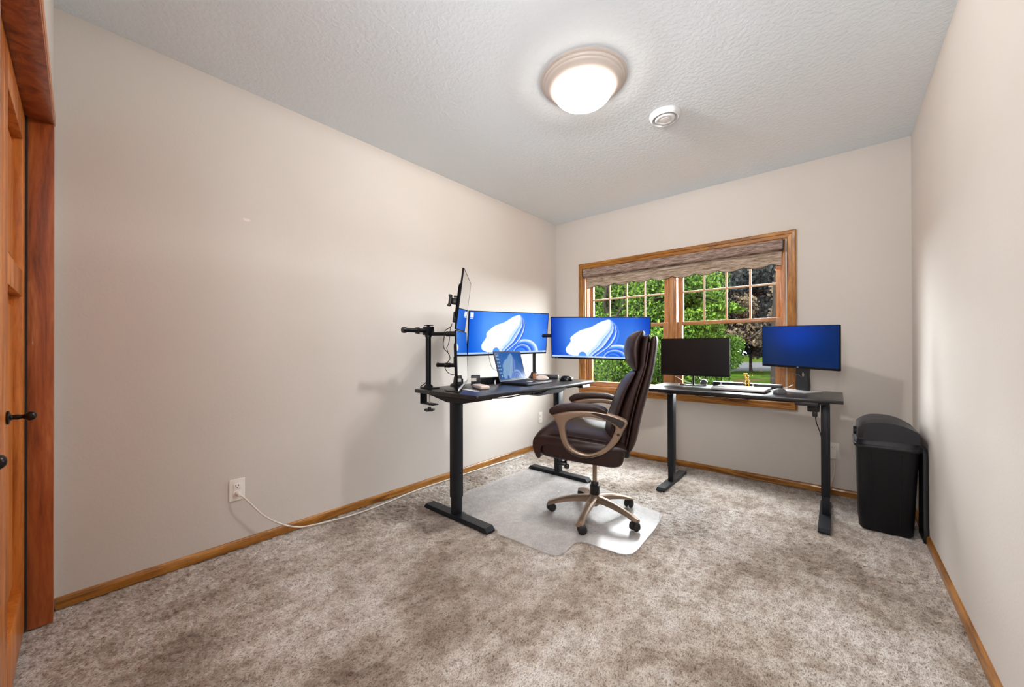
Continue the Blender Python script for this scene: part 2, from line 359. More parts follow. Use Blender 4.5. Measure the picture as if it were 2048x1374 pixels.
# ------------------------------------------------------------------ room
XR, YB, H = 2.781, 3.5904, 2.44
def struct(o, label=None): tag(o, label, kind='structure'); return o
def grid_floor():
    st = 0.0052; x0, x1, y0, y1 = -0.02, XR+0.02, -1.3, YB+0.02; nx = int((x1-x0)/st); ny = int((y1-y0)/st)
    r = np.random.default_rng(5)
    def sm(a, k):
        ker = np.hanning(k+2)[1:-1]; ker /= ker.sum()
        a = np.apply_along_axis(lambda v: np.convolve(v, ker, 'same'), 0, a); return np.apply_along_axis(lambda v: np.convolve(v, ker, 'same'), 1, a)
    nrm = lambda a: (a-a.mean())/a.std()
    f = nrm(r.normal(size=(ny+1, nx+1))); f2 = nrm(sm(r.normal(size=(ny+1, nx+1)), 3)); m5 = nrm(sm(r.normal(size=(ny+1, nx+1)), 7)); m9 = nrm(sm(r.normal(size=(ny+1, nx+1)), 21))
    h = 0.0008*f+0.0020*f2+0.0016*m5+0.0012*m9; h = np.clip(h-0.0055, -0.013, 0.0)
    X, Y = np.meshgrid(np.linspace(x0, x1, nx+1), np.linspace(y0, y1, ny+1))
    X = X+0.0018*nrm(sm(r.normal(size=X.shape), 3)); Y = Y+0.0018*nrm(sm(r.normal(size=X.shape), 3))
    V = np.stack([X.ravel(), Y.ravel(), h.ravel()], 1); i = (np.arange(ny)[:, None]*(nx+1)+np.arange(nx)[None]).ravel()
    o = fastmesh('floor', V, np.stack([i, i+1, i+nx+2, i+nx+1], 1), 'carpet')
    for p in (): pass
    o.data.polygons.foreach_set('use_smooth', np.ones(len(o.data.polygons), bool)); return o
struct(grid_floor(), 'mottled beige-grey shaggy carpet')
bm = NB(); box(bm, -0.15, XR+0.15, -1.6, YB+0.15, -0.14, -0.016); struct(obj('floor_base', bm, 'mulch', smooth=None))
bm = NB(); box(bm, -0.15, XR+0.15, -1.6, YB+0.15, H, H+0.15); struct(obj('ceiling', bm, 'ceil', smooth=None), 'white knockdown-textured ceiling')
bm = NB(); box(bm, -0.15, 0.0, -1.6, YB+0.15, 0, H); wl = struct(obj('wall_left', bm, 'wall', smooth=None), 'long beige painted wall beside the desk')
bm = NB(); box(bm, XR, XR+0.15, -1.6, YB+0.15, 0, H); struct(obj('wall_right', bm, 'wall', smooth=None), 'beige painted wall beside the bin')
# back wall around the window opening
WX0, WX1, WZ0, WZ1 = 0.358, 2.108, 0.637, 1.888
bm = NB(); T = 0.14
box(bm, 0, WX0, YB, YB+T, 0, H); box(bm, WX1, XR, YB, YB+T, 0, H); box(bm, WX0, WX1, YB, YB+T, 0, WZ0); box(bm, WX0, WX1, YB, YB+T, WZ1, H)
struct(obj('wall_back', bm, 'wall', smooth=None), 'beige painted window wall')
# baseboards with a rounded top
def baseboard(name, x0, y0, x1, y1, nx, ny, m):
    bm = NB(); prof = [(0, 0), (0.013, 0), (0.013, 0.030), (0.010, 0.039), (0.006, 0.044), (0, 0.0455)]
    A = [bm.verts.new((x0+nx*a, y0+ny*a, b)) for a, b in prof]; B = [bm.verts.new((x1+nx*a, y1+ny*a, b)) for a, b in prof]
    for k in range(len(prof)): j = (k+1) % len(prof); bm.faces.new((A[k], A[j], B[j], B[k]))
    bm.faces.new(A[::-1]); bm.faces.new(B); struct(obj(name, bm, m, smooth=None))
baseboard('baseboard_left', 0, -0.03, 0, YB, 1, 0, 'oak_y'); baseboard('baseboard_back', 0, YB, XR, YB, 0, -1, 'oak_x'); baseboard('baseboard_right', XR, -0.08, XR, YB, -1, 0, 'oak_y')

# front wall (nearly edge-on beside the camera): closet opening, doorway behind the camera
FR = empty('wall_front', (0, -0.036, 0), R(-0.83)); tag(FR, 'beige wall with the closet doors', kind='structure')
OX0, OX1, OZ = 0.09, 1.62, 1.935
bm = NB(); box(bm, -0.05, OX0-0.0, -0.15, 0, 0, H); box(bm, OX0, OX1, -0.15, 0, OZ, H); box(bm, OX1, 1.86, -0.15, 0, 0, H); box(bm, 1.86, 2.66, -0.15, 0, 2.03, H); box(bm, 2.66, XR+0.05, -0.15, 0, 0, H)
obj('wall_panel', bm, 'wall', FR, smooth=None)
bm = NB(); box(bm, -0.15, XR+0.15, -0.90, -0.85, 0, H); box(bm, OX0-0.1, 1.75, -0.87, -0.80, 0, H); struct(obj('wall_hallway', bm, 'wall', smooth=None))
CL = empty('trim_1', (0, -0.036, 0), R(-0.83)); tag(CL, 'reddish brown wood frame around the closet opening', kind='structure')
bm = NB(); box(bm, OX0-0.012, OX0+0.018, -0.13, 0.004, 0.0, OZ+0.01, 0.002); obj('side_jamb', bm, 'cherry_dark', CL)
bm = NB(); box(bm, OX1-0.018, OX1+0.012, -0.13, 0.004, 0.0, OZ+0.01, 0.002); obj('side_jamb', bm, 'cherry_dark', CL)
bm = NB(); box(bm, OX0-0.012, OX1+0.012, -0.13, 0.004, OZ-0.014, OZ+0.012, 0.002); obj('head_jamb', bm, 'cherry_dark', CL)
bm = NB(); box(bm, OX0-0.052, OX0+0.0, -0.001, 0.004, 0, OZ+0.05, 0.0015); obj('casing', bm, 'cherry', CL)
bm = NB(); box(bm, OX0-0.05, OX1+0.05, -0.001, 0.006, OZ+0.004, OZ+0.05, 0.002); obj('casing', bm, 'cherry', CL)
def closet_leaf(name, x0, x1, label, knobx):
    d = empty(name, (0, -0.036, 0), R(-0.83)); tag(d, label, kind='structure')
    y0, y1 = -0.112, -0.064; st = 0.085
    def b(n, *a, m='cherry'):
        bm = NB(); box(bm, *a, 0.002); return obj(n, bm, m, d)
    zs = [(0.02, 0.20), (1.24, 1.33), (1.80, 1.915)]
    b('stile', x0, x0+st, y0, y1, 0.015, 1.915); b('stile', x1-st, x1, y0, y1, 0.015, 1.915)
    for z0, z1 in zs: b('rail', x0+st, x1-st, y0, y1, z0, z1)
    for z0, z1 in ((0.20, 1.24), (1.33, 1.80)):
        bm = NB(); a0, a1 = x0+st, x1-st; yf = y1-0.028; yc = y1-0.018
        slab(bm, rrect(a0, a1, z0, z1, 0.002, 1), y0+0.008, yf, 0, lambda a, b_, w_: (a, w_, b_))
        slab(bm, rrect(a0+0.035, a1-0.035, z0+0.035, z1-0.035, 0.002, 1), yf-0.002, yc, 0.004, lambda a, b_, w_: (a, w_, b_), 1)
        obj('panel', bm, 'cherry', d, smooth=None)
    kp_ = [(q.x, q.y) for q in smoothpts([(0.019, 0.001, 0), (0.0185, 0.005, 0), (0.009, 0.008, 0), (0.0065, 0.012, 0), (0.0075, 0.019, 0), (0.0055, 0.027, 0), (0.008, 0.031, 0), (0.0125, 0.037, 0), (0.0135, 0.042, 0), (0.011, 0.049, 0), (0.006, 0.053, 0)], 4)]; bm = NB(); lathe(bm, [(0, 0)]+kp_+[(0, 0.054)], 28, (knobx, y1, 0.862), 'y')
    tag(obj('door_knob', bm, 'orb', d), 'dark bronze knob')
bm = NB(); box(bm, OX0+0.018, OX0+0.034, -0.075, -0.0585, 0.01, OZ-0.015); tag(obj('painted_gap_shade', bm, 'slot', CL), 'dark strip painted as the shade beside the door')  # dark strip painted in for the shade between jamb and door leaf
closet_leaf('door_1', OX0+0.034, 0.715, 'brown wood closet door leaf nearest the corner', 0.655)
closet_leaf('door_2', 0.722, 1.38, 'brown wood closet door leaf nearer the camera', 1.335)

# ------------------------------------------------------------------ window
W1 = empty('window_1', ((WX0+WX1)/2, YB, WZ0)); tag(W1, 'oak double-hung twin window with grilles', kind='structure')
ox, oy, oz = W1.location
def wb(name, x0, x1, y0, y1, z0, z1, m, r=0.0015, par=None, label=None):
    bm = NB(); box(bm, x0-ox, x1-ox, y0-oy, y1-oy, z0-oz, z1-oz, r); o = obj(name, bm, m, par or W1)
    if label: o['label'] = label
    return o
def casing(p0, p1, nrm, m, label):
    """mitred moulded board between two outer corners in the wall plane; nrm points inwards to the opening"""
    bm = NB(); p0 = Vector(p0); p1 = Vector(p1); d = (p1-p0).normalized(); nrm = Vector(nrm); W_ = 0.058
    prof = [(0, 0), (0, 0.018), (0.008, 0.021), (0.024, 0.019), (0.030, 0.014), (0.050, 0.012), (0.056, 0.009), (W_, 0.006), (W_, 0)]
    A = []; B = []
    for a, h in prof:
        A.append(bm.verts.new((p0+d*a+nrm*a+Vector((0, -h, 0)))-W1.location)); B.append(bm.verts.new((p1-d*a+nrm*a+Vector((0, -h, 0)))-W1.location))
    for k in range(len(prof)): j = (k+1) % len(prof); bm.faces.new((A[k], A[j], B[j], B[k]))
    bm.faces.new(A[::-1]); bm.faces.new(B); obj('casing', bm, m, W1, smooth=None)
CX0, CX1, CZ0, CZ1 = 0.300, 2.176, 0.579, 1.950
casing((CX0, YB, CZ1), (CX1, YB, CZ1), (0, 0, -1), 'oak_x', '')
casing((CX0, YB, CZ0), (CX1, YB, CZ0), (0, 0, 1), 'oak_x', '')
casing((CX0, YB, CZ0), (CX0, YB, CZ1), (1, 0, 0), 'oak_z', '')
casing((CX1, YB, CZ0), (CX1, YB, CZ1), (-1, 0, 0), 'oak_z', '')
wb('jamb', WX0, WX0+0.012, YB-0.004, YB+T, WZ0, WZ1, 'sash_z'); wb('jamb', WX1-0.012, WX1, YB-0.004, YB+T, WZ0, WZ1, 'sash_z')
wb('jamb', WX0, WX1, YB-0.004, YB+T, WZ1-0.012, WZ1, 'sash_x'); wb('sill', WX0, WX1, YB-0.004, YB+T+0.03, WZ0, WZ0+0.014, 'sash_x')
MX0, MX1 = 1.226, 1.284
wb('mullion', MX0, MX1, YB+0.012, YB+T, WZ0+0.014, WZ1-0.012, 'oak_z'); wb('mullion_cover', MX0+0.012, MX1-0.012, YB+0.008, YB+0.014, WZ0+0.014, WZ1-0.012, 'sash_z')
for (a, b_) in ((WX0+0.012, MX0), (MX1, WX1-0.012)):
    for s in (a, b_-0.012): wb('sash_stop', s, s+0.012, YB+0.016, YB+0.034, WZ0+0.014, WZ1-0.012, 'sash_z')
    # lower sash (inner), upper sash (outer)
    x0, x1 = a+0.010, b_-0.010; SW = 0.046
    for which, ya, yb_, z0, z1 in (('lower', YB+0.036, YB+0.066, WZ0+0.014, 1.292), ('upper', YB+0.070, YB+0.100, 1.262, WZ1-0.014)):
        s = empty('sash', (0, 0, 0), 0, W1)
        wb('stile', x0, x0+SW, ya, yb_, z0, z1, 'sash_z', par=s); wb('stile', x1-SW, x1, ya, yb_, z0, z1, 'sash_z', par=s)
        hb = 0.052 if which == 'lower' else 0.032; ht = 0.032 if which == 'lower' else 0.045
        wb('rail', x0+SW, x1-SW, ya, yb_, z0, z0+hb, 'sash_x', par=s); wb('rail', x0+SW, x1-SW, ya, yb_, z1-ht, z1, 'sash_x', par=s)
        ym = (ya+yb_)/2
        wb('pane', x0+SW-0.005, x1-SW+0.005, ym-0.003, ym+0.003, z0+hb-0.005, z1-ht+0.005, 'glass', 0, s)
        if which == 'upper':
            gz0, gz1 = z0+hb, z1-ht
            for k in (1, 2, 3):
                xm = x0+SW+(x1-x0-2*SW)*k/4; wb('muntin', xm-0.008, xm+0.008, ym-0.012, ym-0.003, gz0, gz1, 'muntin_z', 0.003, s)
            zm = 1.563; wb('muntin', x0+SW, x1-SW, ym-0.013, ym-0.0035, zm-0.008, zm+0.008, 'muntin_x', 0.003, s)
# outside cladding
bm = NB(); box(bm, -0.4, WX0-0.02, YB+T, YB+T+0.05, -0.5, 2.9); box(bm, WX1+0.02, 3.4, YB+T, YB+T+0.05, -0.5, 2.9)
box(bm, WX0-0.02, WX1+0.02, YB+T, YB+T+0.05, -0.5, WZ0-0.01); box(bm, WX0-0.02, WX1+0.02, YB+T, YB+T+0.05, WZ1+0.01, 2.9); struct(obj('wall_outside', bm, 'ext', smooth=None))

# roller blind
bl = empty('roller_blind', ((WX0+WX1)/2, YB-0.01, 1.885)); tag(bl, 'brown woven roller blind with scalloped hem in the window top', 'blind')
bx, by, bz = bl.location
bm = NB(); pr = [(-0.045, -0.004), (0.030, -0.004), (0.034, -0.02), (0.034, -0.075), (0.028, -0.082), (-0.035, -0.082), (-0.046, -0.074), (-0.050, -0.04)]
slab(bm, pr, 0.371-bx, 2.092-bx, 0, YZ); tag(obj('cassette', bm, 'blind', bl), 'fabric-covered cassette')
for x0 in (0.366, 2.092):
    bm = NB(); pr2 = [(a*1.06, (b+0.04)*1.06-0.04) for a, b in pr]; slab(bm, pr2, x0-bx, x0+0.006-bx, 0, YZ); tag(obj('end_cap', bm, 'black', bl), 'black end cap')
bm = NB(); n = 270; x0, x1 = 0.392, 2.084; yy = 0.004; top = []; bot = []
def hemz(t):
    k = (t*9.0+0.35) % 1.0; return 1.684+0.024*(1-math.sin(math.pi*k)**0.8)
for i in range(n+1):
    t = i/n; x = x0+(x1-x0)*t
    top.append((x-bx, 1.81-bz)); bot.append((x-bx, hemz(t)-bz))
for i in range(n):
    v = [bm.verts.new((top[i][0], yy, top[i][1])), bm.verts.new((top[i+1][0], yy, top[i+1][1])), bm.verts.new((bot[i+1][0], yy, bot[i+1][1])), bm.verts.new((bot[i][0], yy, bot[i][1]))]
    u = [bm.verts.new((q.co.x, yy+0.0015, q.co.z)) for q in v]
    bm.faces.new(v); bm.faces.new(u[::-1]); bm.faces.new((v[3], v[2], u[2], u[3]))
bmesh.ops.remove_doubles(bm, verts=bm.verts, dist=1e-5); obj('shade_cloth', bm, 'cloth', bl, smooth=None)
bm = NB(); tube(bm, [(q[0], yy-0.001, q[1]+0.001) for q in bot], 0.0022, 6); tag(obj('hem_piping', bm, 'darkinsert', bl), 'dark hem piping')

# ------------------------------------------------------------------ ceiling lamp and vent
L1 = empty('ceiling_light', (1.415, 1.735, H)); tag(L1, 'round flush ceiling lamp with stepped cream rim and glowing frosted dome', 'ceiling light')
bm = NB(); lathe(bm, [(0.0, 0.0), (0.219, 0.0), (0.221, -0.004), (0.214, -0.010), (0.208, -0.010), (0.209, -0.014), (0.204, -0.022), (0.198, -0.024), (0.197, -0.028), (0.191, -0.035), (0.186, -0.036), (0.183, -0.041), (0.160, -0.050), (0.153, -0.051), (0.151, -0.040), (0.0, -0.035)], 64); obj('rim', bm, 'lampbase', L1, 50)
bm = NB(); pf = [(0.152*math.cos(R(a)), -0.049-0.086*math.sin(R(a))) for a in range(0, 90, 8)]+[(0, -0.135)]
rings = []; lathe(bm, pf, 48)
top = [f for f in bm.faces if len(f.verts) > 4]; bmesh.ops.delete(bm, geom=top, context='FACES_ONLY')
obj('glass_dome', bm, 'dome', L1, 60)
for (dx, dy) in ((-0.045, -0.035), (0.05, 0.03)):
    ld = bpy.data.lights.new('bulb', 'POINT'); ld.energy = 54; ld.shadow_soft_size = 0.015; ld.color = (1.0, 0.96, 0.92)
    lo = bpy.data.objects.new('bulb', ld); COL.objects.link(lo); lo.parent = L1; lo.location = (dx*0.7, dy*0.7, -0.061)
V1 = empty('ceiling_vent', (1.636, 2.31, H)); tag(V1, 'small round white ceiling vent with concentric rings beyond the lamp', 'ceiling vent')
bm = NB(); lathe(bm, [(0.078, 0), (0.088, 0), (0.0885, -0.006), (0.080, -0.026), (0.073, -0.030), (0.069, -0.027), (0.067, -0.015), (0.062, -0.012)], 48); obj('outer_ring', bm, 'detector', V1, 40)
bm = NB(); lathe(bm, [(0, -0.004), (0.066, -0.004), (0.066, -0.002), (0, -0.002)], 40); tag(obj('throat', bm, 'slot', V1), 'dark recessed throat')
bm = NB(); lathe(bm, [(0, -0.010), (0.046, -0.010), (0.056, -0.022), (0.056, -0.028), (0.050, -0.033), (0.038, -0.033), (0.035, -0.028), (0.032, -0.028), (0.029, -0.033), (0, -0.034)], 40); obj('centre_disc', bm, 'detector', V1, 30)

# ------------------------------------------------------------------ wall outlets
def outlet(name, loc, rz, label, wd=0.07, ht=0.113, slots=(0.019, -0.019)):
    """local: plate in XZ plane, facing -Y"""
    o = empty(name, loc, rz); tag(o, label, 'outlet')
    bm = NB(); slab(bm, rrect(-wd/2, wd/2, -ht/2, ht/2, 0.004, 3), -0.006, 0, 0.0025, lambda a, b, w_: (a, w_ if w_ > -0.0059 else w_, b)); obj('cover_plate', bm, 'white', o)
    for dz in slots:
        bm = NB(); slab(bm, rrect(-0.017, 0.017, dz-0.0145, dz+0.0145, 0.006, 4), -0.0085, -0.005, 0.001, lambda a, b, w_: (a, w_, b)); s = obj('receptacle', bm, 'white', o)
        bm = NB()
        box(bm, -0.0075, -0.0055, -0.0092, -0.0075, dz+0.000, dz+0.009); box(bm, 0.0055, 0.0075, -0.0092, -0.0075, dz+0.001, dz+0.008)
        lathe(bm, [(0, -0.0092), (0.0026, -0.0092), (0.0026, -0.0075), (0, -0.0075)], 10, (0, 0, dz-0.007), 'y'); tag(obj('slot', bm, 'slot', s), 'dark slots')
    return o
o1 = outlet('wall_outlet', (0, 0.583, 0.311), R(90), 'white outlet with a plugged white cord low on the left wall')
o2 = outlet('wall_outlet', (0, 3.275, 0.316), R(90), 'white wall plate under the far end of the left desk')
o3 = outlet('wall_outlet', (2.385, YB, 0.313), 0, 'white outlet on the window wall behind the right desk leg', slots=(0.019,))
bm = NB(); box(bm, 2.358, 2.405, YB-0.045, YB-0.008, 0.262, 0.325, 0.006); tag(obj('phone_charger', bm, 'white'), 'white charger plugged into the outlet beside the bin', 'charger')
# white power cord on left wall
c1 = empty('extension_lead', (0.02, 0.583, 0.29)); tag(c1, 'long white power cord running from the left outlet along the baseboard', 'cord')
cl = c1.location
bm = NB(); lathe(bm, [(0, 0.0), (0.011, 0.0), (0.012, 0.010), (0.009, 0.022), (0.005, 0.032), (0, 0.033)], 14, (0.009-cl.x, 0.583-cl.y, 0.292-cl.z), 'x'); obj('plug', bm, 'cord', c1)
pts = [(0.035, 0.583, 0.290), (0.05, 0.60, 0.278), (0.055, 0.635, 0.23), (0.055, 0.69, 0.155), (0.052, 0.765, 0.085), (0.045, 0.86, 0.028), (0.05, 0.95, 0.010), (0.085, 1.15, 0.006), (0.085, 1.36, 0.006), (0.045, 1.67, 0.006), (0.042, 1.95, 0.006), (0.05, 2.4, 0.006), (0.08, 2.9, 0.006)]
bm = NB(); tube(bm, [p-cl for p in smoothpts(pts, 6)], 0.0042, 8); obj('cable', bm, 'cord', c1, 80)
c3 = tag(None or obj('charging_cable', (lambda bm: (tube(bm, smoothpts([(2.385, YB-0.03, 0.262), (2.392, YB-0.035, 0.22), (2.392, YB-0.04, 0.17), (2.380, YB-0.04, 0.11), (2.365, YB-0.05, 0.05), (2.345, YB-0.07, 0.012), (2.335, YB-0.09, 0.004)], 6), 0.0028, 8), bm)[1])(NB()), 'cord', smooth=80), 'white cable hanging down from the charger to the carpet', 'cord')
bm = NB(); slab(bm, c2([(-0.016, -0.003), (0, -0.009), (0.015, -0.004), (0.018, 0.004), (0, 0.008), (-0.015, 0.006)], 4), 0, 0.0006, 0, lambda a, b, w_: (w_, a+0.626, b+1.745)); pp = obj('spackle_patch', bm, mat('spackle', S(222, 212, 204), 0.8), wl)

# ------------------------------------------------------------------ standing desks
def leg(root, x, y, top, sx, sy, stage, stagew, foot, footh=0.03, rot=0):
    """one lifting leg with a foot; foot = (x0,x1,y0,y1)"""
    bm = NB(); box(bm, x-sx/2, x+sx/2, y-sy/2, y+sy/2, stage, top, 0.003); l = obj('leg', bm, 'blackmetal', root)
    bm = NB(); box(bm, x-sx/2*stagew, x+sx/2*stagew, y-sy/2*stagew, y+sy/2*stagew, footh-0.004, stage, 0.002); obj('inner_column', bm, 'blackmetal', l)
    x0, x1, y0, y1 = foot; bm = NB()
    h = footh; c = 0.018
    if x1-x0 > y1-y0: o = [(x0, 0.0), (x1, 0.0), (x1, h*0.35), (x1-c, h), (x0+c, h), (x0, h*0.35)]; slab(bm, o, y0, y1, 0.0015, XZ, 1)
    else: o = [(y0, 0.0), (y1, 0.0), (y1, h*0.35), (y1-c, h), (y0+c, h), (y0, h*0.35)]; slab(bm, o, x0, x1, 0.0015, YZ, 1)
    obj('foot', bm, 'blackmetal', root, smooth=None)
D1 = empty('standing_desk', (0.61, 2.12, 0)); tag(D1, 'black standing desk with monitors along the long left wall', 'desk')
dx, dy = 0.61, 2.12
bm = NB(); slab(bm, rrect(0.316-dx, 0.914-dx, 1.46-dy, 2.792-dy, 0.028, 5), 0.768, 0.790, 0.002, XY, 2); obj('desktop', bm, 'laminate', D1)
leg(D1, 0.607-dx, 1.575-dy, 0.722, 0.052, 0.066, 0.13, 0.84, (0.325-dx, 0.905-dx, 1.540-dy, 1.605-dy))
leg(D1, 0.640-dx, 2.66-dy, 0.722, 0.052, 0.066, 0.13, 0.84, (0.350-dx, 0.930-dx, 2.628-dy, 2.692-dy))
for yy in (1.575, 2.66):
    bm = NB(); o = [(0.345-dx, 0.768), (0.885-dx, 0.768), (0.885-dx, 0.755), (0.68-dx, 0.716), (0.55-dx, 0.716), (0.345-dx, 0.755)]
    slab(bm, o, yy-0.032-dy, yy+0.032-dy, 0.002, XZ, 1); obj('side_bracket', bm, 'blackmetal', D1, smooth=None)
bm = NB(); box(bm, 0.575-dx, 0.655-dx, 1.60-dy, 2.64-dy, 0.726, 0.766, 0.003); obj('crossbar', bm, 'blackmetal', D1)
bm = NB(); slab(bm, [(2.02-dy, 0.764), (2.46-dy, 0.764), (2.44-dy, 0.748), (2.36-dy, 0.727), (2.09-dy, 0.727), (2.05-dy, 0.735)], 0.70-dx, 0.86-dx, 0.003, YZ, 1); tag(obj('control_box', bm, 'black', D1), 'black control box under the top')
bm = NB(); tube(bm, [Vector(p)-Vector((dx, dy, 0)) for p in smoothpts([(0.86, 2.2, 0.758), (0.885, 2.13, 0.752), (0.87, 2.06, 0.745), (0.80, 1.98, 0.742), (0.86, 1.88, 0.752), (0.84, 1.76, 0.746), (0.70, 1.66, 0.74)], 6)], 0.004, 7); tag(obj('cable', bm, 'black', D1), 'black cable loop under the top')
bm = NB(); box(bm, 0.862-dx, 0.900-dx, 2.60-dy, 2.725-dy, 0.742, 0.768, 0.003); cp = tag(obj('control_panel', bm, 'black', D1), 'black hand-control housing')
bm = NB(); slab(bm, rrect(2.615-dy, 2.722-dy, 0.745, 0.766, 0.002, 2), 0.8995-dx, 0.902-dx, 0.0, YZ); kp = tag(obj('button_face', bm, 'silver', cp), 'silver button face')
D2 = empty('standing_desk', (1.853, 3.09, 0)); tag(D2, 'black standing desk in front of the window beside the bin', 'desk')
dx, dy = 1.853, 3.09
bm = NB(); slab(bm, rrect(1.275-dx, 2.436-dx, 2.806-dy, 3.375-dy, 0.006, 3), 0.735, 0.755, 0.0015, XY, 2); obj('desktop', bm, 'laminate', D2)
leg(D2, 1.423-dx, 3.075-dy, 0.70, 0.044, 0.072, 0.13, 0.88, (1.386-dx, 1.446-dx, 2.835-dy, 3.385-dy), 0.022)
leg(D2, 2.352-dx, 3.075-dy, 0.70, 0.044, 0.072, 0.13, 0.88, (2.320-dx, 2.376-dx, 2.785-dy, 3.335-dy), 0.022)
for xx in (1.423, 2.352):
    bm = NB(); slab(bm, [(2.85-dy, 0.735), (3.34-dy, 0.735), (3.34-dy, 0.725), (3.15-dy, 0.697), (3.0-dy, 0.697), (2.85-dy, 0.725)], xx-0.022-dx, xx+0.022-dx, 0.002, YZ, 1); obj('side_bracket', bm, 'blackmetal', D2, smooth=None)
bm = NB(); box(bm, 1.44-dx, 2.33-dx, 3.04-dy, 3.11-dy, 0.700, 0.733, 0.003); obj('crossbar', bm, 'blackmetal', D2)
bm = NB(); box(bm, 2.215-dx, 2.325-dx, 2.815-dy, 2.86-dy, 0.712, 0.734, 0.003); tag(obj('control_panel', bm, 'black', D2), 'black hand-control housing')
bm = NB(); box(bm, 2.265-dx, 2.325-dx, 3.00-dy, 3.06-dy, 0.655, 0.705, 0.006); box(bm, 2.29-dx, 2.315-dx, 3.0-dy, 3.03-dy, 0.625, 0.66, 0.004); mo = tag(obj('lift_motor', bm, 'black', D2), 'black motor block beside the right leg')
bm = NB(); tube(bm, [Vector(p)-Vector((dx, dy, 0)) for p in smoothpts([(2.305, 3.01, 0.63), (2.31, 3.005, 0.59), (2.325, 3.01, 0.54), (2.333, 3.03, 0.50)], 6)], 0.003, 7); tag(obj('cable', bm, 'black', D2), 'thin black cable by the right leg')
bm = NB()
for a, b_ in ((1.60, 1.85), (1.72, 2.05)):
    tube(bm, [Vector((a+(b_-a)*t-dx, 2.86-dy, 0.728-0.016*math.sin(math.pi*t)**2)) for t in [k/12 for k in range(13)]], 0.0022, 6)
tag(obj('cable', bm, 'black', D2), 'thin black cables sagging under the top')

